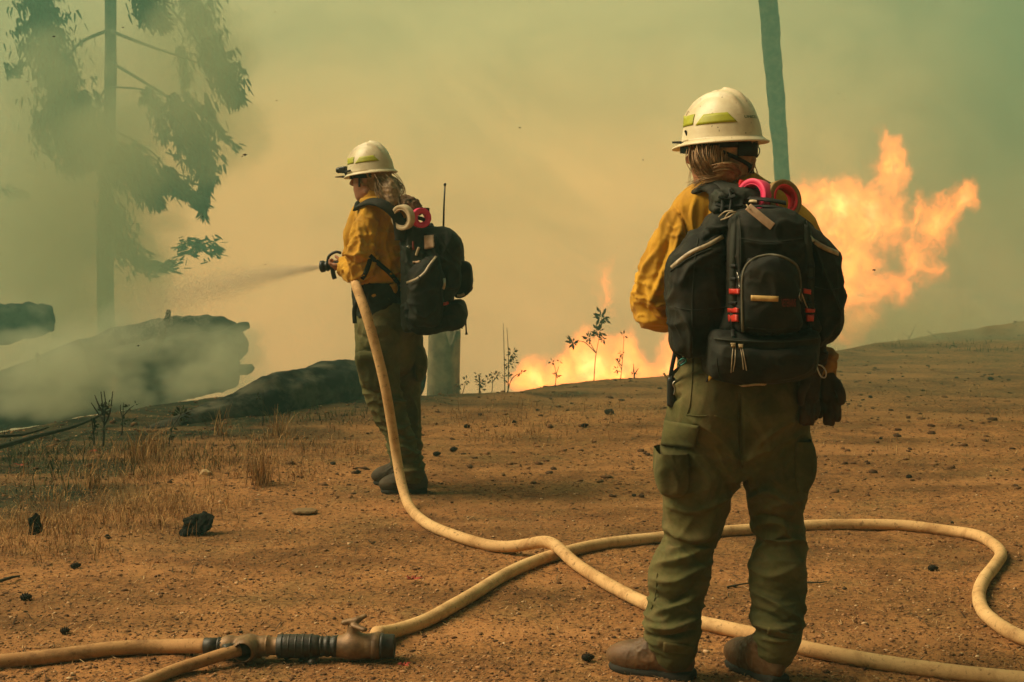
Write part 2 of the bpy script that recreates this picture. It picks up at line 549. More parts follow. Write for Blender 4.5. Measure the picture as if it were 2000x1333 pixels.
def ghz(x, y): return float(ground_h(np.array([x]), np.array([y]))[0])

PB = [(-400, 1040), (0, 1010), (150, 985), (300, 925), (450, 880), (600, 850), (760, 822), (850, 800), (1000, 787), (1150, 766), (1300, 742), (1400, 690), (1500, 640), (1800, 560), (2200, 500)]
def build_ground():
    th_f = np.linspace(R(-23), R(23), 620)
    th = np.concatenate([np.linspace(R(-180), R(-24), 60), th_f, np.linspace(R(24), R(180), 60)])
    rr = np.concatenate([[0.0], np.geomspace(.4, 3.7, 24, endpoint=False), np.geomspace(3.7, 21, 640, endpoint=False), np.geomspace(21, 66, 50)])
    T, RR = np.meshgrid(th, rr); X = RR*np.sin(T); Y = RR*np.cos(T)
    Z = ground_h(X, Y)
    V = np.stack([X, Y, Z], -1).reshape(-1, 3)
    nj = len(th); ni = len(rr)
    i, j = np.meshgrid(np.arange(ni-1), np.arange(nj-1), indexing='ij')
    a = (i*nj+j).ravel(); F = np.stack([a, a+1, a+nj+1, a+nj], 1)[:, ::-1]
    front = V[:, 1] > 2
    px, py = project(np.where(front[:, None], V, [0, 50, 0]))
    b = np.interp(px, [q[0] for q in PB], [q[1] for q in PB])
    nn = fbm(V*np.array([1.6, 1.6, 0]), 4)
    e = (b-py)/55+nn*1.2+.35
    ch = np.clip(e, 0, 1)*front
    beyond = np.clip((V[:, 1]-crest_y(V[:, 0], V[:, 1])+.1)/1.0, 0, 1)
    ch = np.maximum(ch, beyond*.9*front)
    ch *= np.where(px > 1150, .62, 1.0)
    m = bpy.data.materials.new('dirt'); m.use_nodes = True
    t = NT(m.node_tree); bs = t.n['Principled BSDF']
    v = t.add('ShaderNodeTexCoord').outputs['Object']
    big = t.noise(v, 0.8, 5, .6, .4); mid = t.noise(v, 4.5, 6, .65, .3); fine = t.noise(v, 42, 5, .7); grain = t.noise(v, 190, 3, .7)
    c = t.ramp(mid, [(.30, (.145, .060, .022)), (.5, (.262, .114, .038)), (.68, (.40, .186, .064))])
    c = t.mix(t.ramp(big, [(.42, 0), (.62, .75)]), c, (.47, .212, .074))
    c = t.mix(t.ramp(t.noise(v, 1.9, 5, .65), [(.52, 0), (.68, .55)]), c, (.20, .135, .05))
    c = t.mix(t.ramp(fine, [(.36, .85), (.52, 0)]), c, (.075, .034, .015))
    c = t.mix(t.ramp(grain, [(.56, 0), (.74, .55)]), c, (.55, .30, .13))
    c = t.mix(t.ramp(grain, [(.30, .6), (.44, 0)]), c, (.05, .022, .010))
    at = t.add('ShaderNodeAttribute', attribute_name='char')
    cf = t.math('MULTIPLY', at.outputs['Fac'], t.ramp(t.noise(v, 7, 5, .7), [(.3, .75), (.55, 1.0)]), clamp=True)
    c = t.mix(cf, c, t.ramp(mid, [(.35, (.010, .013, .006)), (.7, (.045, .050, .022))]))
    rt = t.add('ShaderNodeMapping'); rt.inputs['Rotation'].default_value = (0, 0, R(-52)); rt.inputs['Scale'].default_value = (.16, 1.1, 1); t.link(v, rt.inputs[0])
    c = t.mix(t.ramp(t.noise(rt.outputs[0], 1.6, 4, .6), [(.40, .62), (.54, 0)]), c, t.mix(1.0, c, (.56, .60, .58), 'MULTIPLY'))
    c = t.mix(t.ramp(t.noise(rt.outputs[0], 2.3, 3, .5), [(.52, 0), (.66, .45)]), c, (.46, .215, .082))
    c = t.mix(t.ramp(t.noise(v, .9, 6, .7, .5), [(.50, 0), (.66, .5)]), c, t.mix(1.0, c, (.52, .55, .50), 'MULTIPLY'))
    t.link(c, bs.inputs['Base Color']); bs.inputs['Roughness'].default_value = .95; bs.inputs['Specular IOR Level'].default_value = .15
    h = t.math('ADD', t.math('MULTIPLY', fine, 1.0), t.math('MULTIPLY', grain, .45))
    bn = t.add('ShaderNodeBump'); bn.inputs['Strength'].default_value = .9; bn.inputs['Distance'].default_value = .004
    t.link(h, bn.inputs['Height']); t.link(bn.outputs[0], bs.inputs['Normal'])
    o = mesh_obj('ground', V, F, m, attr={'char': ch})
    tag(o, 'brown gravelly dirt track with burnt dark edge above the smoking slope', None, None, 'structure')
    return o
build_ground()

# ---- loose gravel, one mass
def ico():
    p = (1+5**.5)/2
    V = np.array([(-1, p, 0), (1, p, 0), (-1, -p, 0), (1, -p, 0), (0, -1, p), (0, 1, p), (0, -1, -p), (0, 1, -p), (p, 0, -1), (p, 0, 1), (-p, 0, -1), (-p, 0, 1)], float)
    V /= np.linalg.norm(V[0])
    F = np.array([(0, 11, 5), (0, 5, 1), (0, 1, 7), (0, 7, 10), (0, 10, 11), (1, 5, 9), (5, 11, 4), (11, 10, 2), (10, 7, 6), (7, 1, 8), (3, 9, 4), (3, 4, 2), (3, 2, 6), (3, 6, 8), (3, 8, 9), (4, 9, 5), (2, 4, 11), (6, 2, 10), (8, 6, 7), (9, 8, 1)])
    return V, F
def octa():
    V = np.array([(1, 0, 0), (-1, 0, 0), (0, 1, 0), (0, -1, 0), (0, 0, 1), (0, 0, -1)], float)
    F = np.array([(0, 2, 4), (2, 1, 4), (1, 3, 4), (3, 0, 4), (2, 0, 5), (1, 2, 5), (3, 1, 5), (0, 3, 5)])
    return V, F
def scatter(n, ymin, ymax, pw=1.0, ux=.40):
    r = rng.random(n)**pw; y = ymin*(ymax/ymin)**r; u = rng.uniform(-ux, ux, n)
    return u*y, y
def stones(name, n, size, base, m, ymin=3.7, ymax=15, label=None, mask=None, pw=1.0):
    bV, bF = base
    x, y = scatter(n, ymin, ymax, pw)
    keep = y < crest_y(x, y)+.3
    if mask is not None: keep &= mask(x, y)
    x = x[keep]; y = y[keep]; n = len(x)
    z = ground_h(x, y)
    s = size[0]*(size[1]/size[0])**(rng.random(n)**2.2)
    k = len(bV)
    jit = 1+rng.normal(0, .22, (n, k, 1))
    sc = rng.uniform(.6, 1.3, (n, 1, 3))*np.array([1.15, 1.15, .6])
    a = rng.uniform(0, 2*PI, n); ca, sa = np.cos(a), np.sin(a)
    V = bV[None]*jit*sc*s[:, None, None]
    X = V[..., 0]*ca[:, None]-V[..., 1]*sa[:, None]; Y = V[..., 0]*sa[:, None]+V[..., 1]*ca[:, None]
    V = np.stack([X+x[:, None], Y+y[:, None], V[..., 2]+(z+s*.15)[:, None]], -1).reshape(-1, 3)
    F = (bF[None]+(np.arange(n)*k)[:, None, None]).reshape(-1, 3)
    o = mesh_obj(name, V, F, m, smooth=False)
    tag(o, label, None, None, 'stuff'); return o
def island_mat(name, stops, rough=.9, vscale=0):
    m = bpy.data.materials.new(name); m.use_nodes = True
    t = NT(m.node_tree); bs = t.n['Principled BSDF']
    g = t.add('ShaderNodeNewGeometry')
    c = t.ramp(g.outputs['Random Per Island'], stops)
    if vscale:
        v = t.add('ShaderNodeTexCoord').outputs['Object']
        c = t.mix(t.ramp(t.noise(v, vscale, 4), [(.4, .5), (.6, 0)]), c, (.03, .02, .01))
    t.link(c, bs.inputs['Base Color']); bs.inputs['Roughness'].default_value = rough; bs.inputs['Specular IOR Level'].default_value = .2
    return m
M_stone = island_mat('gravel', [(0, (.06, .028, .013)), (.35, (.16, .072, .03)), (.7, (.32, .155, .065)), (.93, (.42, .22, .10)), (1, (.62, .42, .24))])
stones('gravel', 30000, (.0022, .009), ico(), M_stone, 3.7, 11, 'loose reddish gravel scattered over the dirt track', pw=1.25)
stones('grit', 46000, (.0015, .005), octa(), M_stone, 3.7, 8.5, 'fine reddish grit covering the near part of the track', pw=1.15)
M_clod = island_mat('clod', [(0, (.05, .024, .012)), (.5, (.12, .055, .024)), (1, (.25, .12, .05))])
stones('dirt_clods', 2600, (.007, .026), ico(), M_clod, 7.0, 20, 'small dark clods strewn over the far part of the track', pw=.9)

# ---- needle litter and dry grass
def blades(name, xs, ys, L, W, lean, m, label, lay=False, cup=3, hz=None):
    n = len(xs); z = ground_h(xs, ys)
    a = rng.uniform(0, 2*PI, n); l = rng.uniform(L[0], L[1], n)*(rng.random(n)*.5+.6); wd = rng.uniform(W[0], W[1], n)
    dx, dy = np.cos(a), np.sin(a); px_, py_ = -dy, dx
    ln = rng.uniform(lean[0], lean[1], n)
    V = []
    for k in range(cup+1):
        t = k/cup; s = l*t
        if lay: h = .004+.010*np.sin(t*PI)*rng.random(n); ox = dx*s; oy = dy*s
        else: h = s*np.cos(ln*t*1.1); ox = dx*s*np.sin(ln*t*1.1+.1); oy = dy*s*np.sin(ln*t*1.1+.1)
        w_ = wd*(1-t*.85)*.5
        cx, cyy, cz = xs+ox, ys+oy, z+h
        V += [np.stack([cx+px_*w_, cyy+py_*w_, cz], -1), np.stack([cx-px_*w_, cyy-py_*w_, cz], -1)]
    V = np.stack(V, 1); k2 = 2*(cup+1)
    f = np.array([(2*i, 2*i+1, 2*i+3, 2*i+2) for i in range(cup)])
    F = (f[None]+(np.arange(n)*k2)[:, None, None]).reshape(-1, 4)
    o = mesh_obj(name, V.reshape(-1, 3), F, m, smooth=False)
    tag(o, label, None, None, 'stuff'); return o
M_straw = island_mat('straw', [(0, (.10, .045, .016)), (.4, (.26, .125, .04)), (.75, (.42, .215, .07)), (1, (.60, .36, .15))])
M_litter = island_mat('litter', [(0, (.035, .018, .010)), (.45, (.15, .065, .025)), (.8, (.33, .17, .07)), (1, (.55, .36, .18))])
x_, y_ = scatter(9000, 3.8, 12)
blades('needle_litter', x_, y_, (.02, .07), (.002, .004), (0, 0), M_litter, 'fallen dry needles and straw bits littering the dirt track', lay=True, cup=2)
x_, y_ = scatter(1500, 3.9, 15)
blades('twig_litter', x_, y_, (.05, .16), (.003, .006), (0, 0), island_mat('twigs', [(0, (.02, .012, .007)), (.6, (.07, .035, .016)), (1, (.20, .11, .05))]), 'thin dark twigs scattered over the dirt track', lay=True, cup=3)
def clumps(regs, per, spread):
    X = []; Y = []
    for (pa, ya, pb, yb, n) in regs:
        for _ in range(n):
            g = G(rng.uniform(pa, pb), rng.uniform(ya, yb))
            k = int(per*rng.uniform(.4, 1.4)); s = spread*rng.uniform(.5, 1.5)
            X.append(g[0]+rng.normal(0, s, k)); Y.append(g[1]+rng.normal(0, s, k))
    return np.concatenate(X), np.concatenate(Y)
x_, y_ = clumps([(-60, 930, 200, 1090, 34), (80, 880, 480, 1000, 62), (130, 980, 420, 1040, 30), (280, 880, 640, 940, 40), (480, 850, 720, 890, 16), (-60, 1000, 300, 1080, 16), (860, 790, 1240, 860, 20)], 34, .10)
blades('dry_grass', x_, y_, (.03, .14), (.0015, .004), (.2, 1.6), M_straw, 'short dry straw-coloured grass along the left edge of the track')
gx = []; gy = []
for (a, b, n, s) in ((508, 950, 130, .05), (545, 850, 50, .05), (430, 850, 40, .06), (275, 905, 90, .08), (300, 880, 60, .07), (180, 955, 70, .08)):
    g = G(a, b); gx.append(g[0]+rng.normal(0, s*.6, n)); gy.append(g[1]+rng.normal(0, s, n))
blades('grass_tufts', np.concatenate(gx), np.concatenate(gy), (.12, .26), (.003, .006), (.05, .7), M_straw, 'taller pale tufts of dry grass standing left of the walking firefighter')
x_, y_ = clumps([(860, 770, 1300, 850, 46), (1300, 740, 2000, 900, 60), (600, 800, 760, 880, 10)], 10, .12)
blades('sparse_grass', x_, y_, (.02, .06), (.003, .006), (.3, 1.2), M_straw, 'sparse low dead grass near the crest of the track')
M_green = island_mat('weeds', [(0, (.020, .030, .010)), (.6, (.05, .062, .020)), (1, (.13, .11, .035))])
x_, y_ = clumps([(0, 850, 500, 930, 40), (0, 860, 200, 960, 24), (480, 790, 720, 830, 16), (1650, 665, 2000, 690, 10)], 16, .14)
blades('dark_weeds', x_, y_, (.03, .10), (.004, .008), (.2, 1.0), M_green, 'low dark green weeds on the burnt bank behind the dry grass')

# ================================================================== AIR
def volume_mat(name): 
    m = bpy.data.materials.new(name); m.use_nodes = True; t = NT(m.node_tree)
    t.n.remove(t.n['Principled BSDF']); out = t.n['Material Output']
    return m, t, out
def box_obj(name, lo, hi, m):
    lo = np.array(lo, float); hi = np.array(hi, float); c = (lo+hi)/2
    V, F = boxm(c, (hi-lo)/2)
    o = mesh_obj(name, V, F, m, smooth=False); return rebase(o, c)
m, t, out = volume_mat('haze')
pv = t.add('ShaderNodeVolumePrincipled'); pv.inputs['Color'].default_value = (.38, .80, .70, 1); pv.inputs['Density'].default_value = .004
pv.inputs['Anisotropy'].default_value = .2
t.link(pv.outputs[0], out.inputs['Volume'])
tag(box_obj('haze', (-69, -69, -36), (69, 69, 24), m), 'thin smoky haze filling the air over the whole slope', None, None, 'stuff')

# drifting smoke: a deep even bank far down the slope, and thinner moving wisps nearer the crest
def smoke_even(lo, hi, dens, label, col=(.90, .86, .58, 1)):
    m, t, out = volume_mat('smoke')
    pv = t.add('ShaderNodeVolumePrincipled'); pv.inputs['Color'].default_value = col; pv.inputs['Density'].default_value = dens
    t.link(pv.outputs[0], out.inputs['Volume'])
    return tag(box_obj('smoke', lo, hi, m), label, None, None, 'stuff')
smoke_even((-40, 9.5, -30), (40, 30, 22), .037, 'even bank of smoke filling the slope beyond the crest', (.46, .80, .67, 1))
def smoke_puffs(name, blobs, dens, label, nz=.9, warp=.8, warp_a=.9, sharp=(.0, .8), col=(.92, .88, .62, 1), step=.3, stretch=(1, 1, 1), amp=1.6):
    """blobs: (px, py, Y, half width px, half height px, half depth m)"""
    pts = [(P(a, b, Y), rx*Y/FPX, ry, rz*Y/FPX) for a, b, Y, rx, rz, ry in blobs]
    lo = np.min([p-[rx, ry, rz] for p, rx, ry, rz in pts], 0); hi = np.max([p+[rx, ry, rz] for p, rx, ry, rz in pts], 0); c = (lo+hi)/2
    m, t, out = volume_mat('smoke')
    v = t.add('ShaderNodeTexCoord').outputs['Object']
    best = None
    for (p, rx, ry, rz) in pts:
        l = t.vmath('LENGTH', t.vmath('DIVIDE', t.vmath('SUBTRACT', v, tuple(p-c)), (rx, ry, rz)))
        f = t.math('SUBTRACT', 1.0, l); best = f if best is None else t.math('MAXIMUM', best, f)
    nn = t.noise(t.vmath('MULTIPLY', v, stretch), nz, 3, .6)
    f = t.math('ADD', t.math('MULTIPLY', best, 1.5), t.math('MULTIPLY', t.math('SUBTRACT', nn, .56), amp*3))
    d = t.math('MULTIPLY', t.math('MULTIPLY', t.smooth(f, *sharp), t.smooth(best, 0, .25)), dens)
    pv = t.add('ShaderNodeVolumePrincipled'); pv.inputs['Color'].default_value = col
    t.link(d, pv.inputs['Density']); t.link(pv.outputs[0], out.inputs['Volume'])
    m.cycles.volume_step_rate = step
    return tag(box_obj('smoke', lo, hi, m), label, None, None, 'stuff')
smoke_puffs('smoke', [(120, 690, 12.0, 400, 150, 1.3), (400, 720, 12.2, 200, 110, 1.0), (150, 790, 11.6, 400, 60, .8), (480, 750, 11.5, 130, 70, .6)], 1.15, 'low smoke drifting over the largest fallen log', nz=1.25, stretch=(1, .6, 1.3), sharp=(.05, 1.0), amp=2.3, col=(.98, .93, .72, 1))
smoke_puffs('smoke', [(140, 380, 23.2, 330, 480, 1.6), (300, 120, 23.2, 260, 240, 1.3)], .95, 'smoke veiling the crown of the conifer at upper left', nz=.42, col=(.95, .84, .60, 1))
smoke_puffs('smoke', [(120, 320, 19.5, 330, 440, 1.3), (380, 160, 19.5, 200, 260, 1.0), (205, 420, 20.4, 170, 440, 1.2)], .85, 'thin veil of smoke in front of the conifer at upper left', nz=.5, col=(.95, .84, .60, 1))
smoke_puffs('smoke', [(1740, 610, 17.6, 190, 110, .6), (1640, 640, 17.6, 120, 70, .6)], 1.1, 'grey smoke peeling off the base of the tall fire', nz=1.5, amp=2.2, sharp=(.05, 1.0), col=(.95, .88, .66, 1))
smoke_puffs('smoke', [(1760, 640, 15.9, 330, 80, 1.0), (1660, 600, 15.4, 140, 90, .8)], .85, 'smoke hugging the crest at right below the tall fire', nz=1.0)

def blob_field(t, v, blobs, warp_s, warp_a, nz):
    """turbulent union of ellipsoids; blobs in object metres (cx,cy,cz,rx,ry,rz,weight)"""
    wv = t.noise(v, warp_s, 5, .68, out='Color')
    wv = t.vmath('SCALE', t.vmath('SUBTRACT', wv, (.5, .5, .5)), scale=warp_a)
    q = t.vmath('ADD', v, wv); best = None
    for (cx, cy_, cz, rx, ry, rz, wt) in blobs:
        l = t.vmath('LENGTH', t.vmath('DIVIDE', t.vmath('SUBTRACT', q, (cx, cy_, cz)), (rx, ry, rz)))
        f = t.math('MULTIPLY', t.math('SUBTRACT', 1.0, l), wt)
        best = f if best is None else t.math('MAXIMUM', best, f)
    nn = t.noise(t.vmath('MULTIPLY', q, (1, 1, .75)), nz, 6, .62, .7)
    return t.math('ADD', best, t.math('MULTIPLY', t.math('SUBTRACT', nn, .5), 1.9)), q
def fire(name, pxb, Y, label, gain, warp_s=1.6, warp_a=.75, nz=4.2, cols=None, group=None, dens=.35, ry=.24):
    s = Y/FPX
    pts = [(P(a, b, Y), rx*s, rz*s, wt) for a, b, rx, rz, wt in pxb]
    lo = np.min([p-[rx, 0, rz] for p, rx, rz, wt in pts], 0)-.55; hi = np.max([p+[rx, 0, rz] for p, rx, rz, wt in pts], 0)+.55
    lo[1] = Y-ry*1.7; hi[1] = Y+ry*1.7; c = (lo+hi)/2
    m, t, out = volume_mat(name+'_volume')
    v = t.add('ShaderNodeTexCoord').outputs['Object']
    f, q = blob_field(t, v, [(*(p-c), rx, ry, rz, wt) for p, rx, rz, wt in pts], warp_s, warp_a, nz)
    fl = t.ramp(t.noise(t.vmath('ADD', t.vmath('MULTIPLY', q, (1, 1, .6)), t.vmath('SCALE', t.noise(q, 3.5, 4, .6, out='Color'), scale=.5)), 5.5, 8, .68, .4), [(.36, .16), (.50, .62), (.66, 1.5)])
    e = t.math('MULTIPLY', t.smooth(f, .04, .62), fl)
    col = t.ramp(t.smooth(f, .0, 1.25), cols or [(0, (1, .13, .008)), (.5, (1, .19, .020)), (.8, (1, .29, .045)), (1, (1, .50, .14))])
    em = t.add('ShaderNodeEmission'); t.link(col, em.inputs[0]); t.link(t.math('MULTIPLY', e, gain), em.inputs[1])
    ab = t.add('ShaderNodeVolumeAbsorption'); ab.inputs[0].default_value = (.8, .5, .3, 1); t.link(t.math('MULTIPLY', e, dens), ab.inputs['Density'])
    ad = t.add('ShaderNodeAddShader'); t.link(em.outputs[0], ad.inputs[0]); t.link(ab.outputs[0], ad.inputs[1])
    t.link(ad.outputs[0], out.inputs['Volume']); m.cycles.volume_step_rate = .22
    o = box_obj(name, lo, hi, m)
    return tag(o, label, 'fire', group)
fire('fire', [(1635, 405, 100, 78, 1.5), (1738, 335, 46, 96, 1.15), (1705, 430, 120, 92, 1.3), (1822, 425, 90, 66, 1.15), (1886, 388, 38, 38, 1.15), (1800, 505, 62, 66, .95), (1660, 520, 95, 90, 1.15),
              (1690, 570, 78, 75, 1.15), (1752, 565, 45, 60, .85), (1690, 625, 54, 38, 1.2), (1650, 650, 70, 40, .8), (1590, 470, 60, 95, .9), (1570, 380, 40, 45, .8)],
     19.0, 'tall billowing orange fire burning on the slope right of the firefighters', 5.6)
fire('low_fire', [(1045, 738, 60, 55, 1.3), (1110, 728, 54, 52, 1.2), (1165, 712, 62, 84, 1.4), (1215, 712, 50, 76, 1.3), (1262, 728, 38, 44, 1.1), (1310, 712, 44, 62, 1.2), (1180, 560, 26, 60, .30), (1010, 752, 30, 20, .8)],
     13.6, 'low spreading orange flames just behind the crest between the two firefighters', 7.5, 1.9, .40, 4.8, ry=.24)
fire('fire_flicker', [(224, 748, 8, 24, 1.6)], 12.6, 'tiny pale flame below the big fallen log at left', 1.6, 4, .1, 9, ry=.06)

# ================================================================== LOGS, STUMP, TREES
M_charlog = mat('charred_wood', (.11, .095, .062), .95, col2=(.008, .009, .006), nscale=5, bump=.9, bscale=24, stops=(.42, .62))
M_bark = mat('bark', (.16, .135, .09), .95, col2=(.010, .010, .008), nscale=7, bump=.9, bscale=18, stops=(.40, .66))
M_stump = mat('stump_wood', (.42, .30, .17), .95, col2=(.12, .095, .06), nscale=5, bump=.5, bscale=30)
def log_mesh(pts, seg=40, amp=.06, rough=6, ends=True, n=10, crack=True):
    q = catmull([np.array(p, float) for p in pts], n); path = q[:, :3]; rad = q[:, 3]
    T, U, W = frames(path); a = np.linspace(0, 2*PI, seg, endpoint=False)
    ring = np.cos(a)[None, :, None]*U[:, None]+np.sin(a)[None, :, None]*W[:, None]
    V = path[:, None]+ring*rad[:, None, None]
    nn = fbm(V.reshape(-1, 3)*rough, 4).reshape(V.shape[:2])
    fu = vnoise(np.stack([np.broadcast_to(a*3.2, V.shape[:2]).ravel(), (np.arange(len(path))[:, None]*.12+0*a).ravel(), np.zeros(V.shape[0]*seg)], -1)).reshape(V.shape[:2]) if crack else 0
    hf_ = fbm(V.reshape(-1, 3)*np.array([9, 22, 22]), 3).reshape(V.shape[:2])
    V = path[:, None]+ring*(rad[:, None]*(1+amp*2*nn+amp*.8*fu+amp*.55*hf_))[..., None]
    V = V.reshape(-1, 3); F = []
    for i in range(len(path)-1):
        for j in range(seg):
            k = (j+1) % seg; F.append((i*seg+j, i*seg+k, (i+1)*seg+k, (i+1)*seg+j))
    V = list(V)
    if ends:
        for i, sgn in ((0, -1), (len(path)-1, 1)):
            base = i*seg; prev = [base+j for j in range(seg)]
            for fr, push in ((.93, .10), (.6, .16), (.25, .13)):
                cur = []
                for j in range(seg):
                    c = path[i]+(V[base+j]-path[i])*fr+T[i]*sgn*rad[i]*(push+.10*random.uniform(-1, 1)*(fr < .9)); cur.append(len(V)); V.append(c)
                for j in range(seg):
                    k = (j+1) % seg; f = (prev[j], prev[k], cur[k], cur[j]); F.append(f if sgn > 0 else f[::-1])
                prev = cur
            F.append(tuple(prev) if sgn > 0 else tuple(prev[::-1]))
    return np.array(V), F
def pw(px, py, Y, rpx): return (*P(px, py, Y), rpx*Y/FPX)
def log(name, pts, label, m=M_charlog, cat='log', group=None, **k):
    V, F = log_mesh([pw(*p) for p in pts], **k)
    o = mesh_obj(name, V, F, m); rebase(o, V.mean(0)); return tag(o, label, cat, group)
L1 = empty('fallen_log', P(250, 740, 14), 'largest fallen tree trunk lying in smoke behind the left crest, with rounded broken end', 'log')
V, F = log_mesh([pw(-260, 830, 12.8, 60), pw(-60, 795, 13.0, 60), pw(90, 768, 13.3, 60), pw(250, 738, 13.6, 60), pw(390, 712, 13.9, 62), pw(455, 704, 14.0, 50)], seg=72, amp=.10, rough=4.2, n=22)
mesh_obj('trunk', V, F, M_charlog, L1)
V, F = log_mesh([pw(20, 742, 14.3, 20), pw(140, 700, 14.4, 28), pw(250, 670, 14.5, 36), pw(340, 662, 14.5, 42), pw(425, 660, 14.4, 40), pw(462, 690, 14.3, 30)], seg=48, amp=.15, rough=4.6, n=14)
mesh_obj('root_mass', V, F, M_charlog, L1)
V, F = log_mesh([pw(340, 752, 13.8, 9), pw(380, 738, 13.7, 13), pw(425, 720, 13.6, 13), pw(442, 712, 13.6, 8)], seg=16, amp=.1, n=6)
mesh_obj('broken_branch', V, F, M_charlog, L1)
for pts in ([pw(300, 690, 13.4, 10), pw(322, 640, 13.3, 7), pw(330, 606, 13.3, 4)], [pw(180, 722, 13.2, 9), pw(168, 690, 13.1, 7), pw(150, 664, 13.1, 3)], [pw(430, 660, 14.2, 12), pw(470, 640, 14.2, 9), pw(486, 636, 14.2, 6)], [pw(60, 745, 13.1, 9), pw(75, 712, 13.0, 6), pw(72, 690, 13.0, 3)], [pw(455, 720, 13.9, 12), pw(482, 722, 13.8, 10), pw(494, 716, 13.8, 6)]):
    V, F = log_mesh(pts, seg=12, amp=.12, n=5); mesh_obj('broken_branch', V, F, M_charlog, L1)
log('far_log', [(-140, 650, 17.5, 40), (0, 634, 17.5, 38), (70, 624, 17.5, 32), (98, 622, 17.5, 24)], 'smaller fallen log in smoke beyond the largest one, cut by left edge', seg=40, amp=.16, rough=4.5, n=14)
log('crest_log', [(250, 868, 9.3, 22), (350, 845, 9.6, 34), (450, 818, 10.0, 46), (540, 790, 10.3, 56), (630, 770, 10.7, 60), (710, 760, 11.0, 58), (790, 752, 11.2, 50), (815, 756, 11.2, 36)], 'burnt log lying along the crest right behind the hose operator', seg=64, amp=.075, rough=5, n=20)
# pale leaning sticks on the bank at far left
def stick(pts, r, label, Mx, name='dead_branch', cat='branch', group=None):
    q = catmull([np.asarray(p) for p in pts], 5)
    V, F = tube(q, np.linspace(r, r*.45, len(q)), 6); o = mesh_obj(name, V, F, Mx); rebase(o, V.mean(0)); return tag(o, label, cat, group)
M_twig = mat('twig', (.055, .045, .025), .9, col2=(.02, .018, .01), nscale=30)
def gp(px, py, h=0.0):
    g = G(px, py); return np.array([g[0], g[1], ghz(g[0], g[1])+h])
stick([gp(-30, 905, .05), gp(70, 872, .07), gp(150, 850, .06), gp(215, 826, .08)], .018, 'long thin dead branch lying up the dark bank at far left', M_twig)
stick([gp(-40, 872, .04), gp(40, 862, .05), gp(95, 848, .05)], .012, 'short thin dead branch above the long one at far left', M_twig)

# jagged stump
def stump():
    Yd = 13.0; s = Yd/FPX; c = P(863, 775, Yd); seg = 44; a = np.linspace(0, 2*PI, seg, endpoint=False); rows = 16
    V = []; 
    for i in range(rows+1):
        t = i/rows
        r = (31+6*(1-t)**2)*s*(1+.05*np.sin(a*5+t)+.04*np.array([vnoise(np.array([[x*1.3, t*3, 0.]]))[0] for x in a]))
        top = (655-775)*-s
        jag = np.array([vnoise(np.array([[np.cos(x)*2.2+5, np.sin(x)*2.2, 2.]]))[0] for x in a])*.14*t
        z = (-.8)+(top+.8)*t+jag
        V.append(np.stack([c[0]+np.cos(a)*r+.02*t, c[1]+np.sin(a)*r, c[2]+z], -1))
    V.append(np.stack([c[0]+np.cos(a)*20*s, c[1]+np.sin(a)*20*s, c[2]+(120*s)-.25+0*a], -1))
    n = len(V); V = np.concatenate(V); F = []
    for i in range(n-1):
        for j in range(seg):
            k = (j+1) % seg; F.append((i*seg+j, i*seg+k, (i+1)*seg+k, (i+1)*seg+j))
    F.append(tuple((n-1)*seg+j for j in range(seg)))
    o = mesh_obj('tree_stump', V, F, M_stump); rebase(o, c+[0, 0, -.8]); tag(o, 'grey jagged tree stump standing just right of the hose operator\'s legs', 'stump')
stump()

M_needle = island_mat('conifer_needles', [(0, (.018, .030, .014)), (.5, (.035, .050, .022)), (1, (.06, .072, .032))])
def foliage_mesh(paths, Y, seed, size=(.08, .22), wid=(.010, .026)):
    rg = np.random.default_rng(seed); Vs = []; n0 = 0
    for pts, dens in paths:                                    # pts: (px, py, half width px)
        q = catmull([np.array(p, float) for p in pts], 8)
        L = np.linalg.norm(np.diff(q[:, :2], axis=0), axis=1); n = int(dens*np.sum(L*(q[:-1, 2]+2))/4.4)+8
        w_ = L*(q[:-1, 2]+2); pick = rg.choice(len(L), n, p=w_/w_.sum()); tt = rg.random(n)
        c = q[pick]*(1-tt[:, None])+q[pick+1]*tt[:, None]
        tan = q[pick+1, :2]-q[pick, :2]; tan /= np.linalg.norm(tan, axis=1, keepdims=True)+1e-9
        off = np.clip(rg.normal(0, .52, n), -1.5, 1.5)*(1+.45*np.sin(tt*0+q[pick, 1]*.23+pick*.9)); off *= c[:, 2]
        cx = c[:, 0]-tan[:, 1]*off; cy_ = c[:, 1]+tan[:, 0]*off
        Yd = Y+rg.normal(0, .35, n)
        C = np.array([P(a, b, y) for a, b, y in zip(cx, cy_, Yd)])
        l = rg.uniform(*size, n); wd = rg.uniform(*wid, n)
        D = np.stack([tan[:, 0]*.9+rg.normal(0, .42, n), rg.normal(0, .4, n), -tan[:, 1]*.9-.25+rg.normal(0, .35, n)], -1); D /= np.linalg.norm(D, axis=1, keepdims=True)
        S = np.cross(D, rg.normal(0, 1, (n, 3))); S /= np.linalg.norm(S, axis=1, keepdims=True)+1e-9
        V = np.stack([C-S*wd[:, None], C+S*wd[:, None], C+D*l[:, None]*.6+S*wd[:, None]*.9, C+D*l[:, None], C+D*l[:, None]*.6-S*wd[:, None]*.9], 1)
        Vs.append(V.reshape(-1, 3)); n0 += n
    V = np.concatenate(Vs); f = np.array([0, 1, 2, 3, 4]); F = (f[None]+(np.arange(n0)*5)[:, None])
    return V, F
def trunk_mesh(pts, seg=28, amp=.075): return log_mesh(pts, seg=seg, amp=amp, rough=5, n=22)
YT = 26.0; YB = 22.3
T1 = empty('conifer_tree', [*P(205, 700, YT)[:2], -8], 'conifer with drooping ragged boughs half hidden in smoke at upper left', 'tree')
sy = YT/FPX
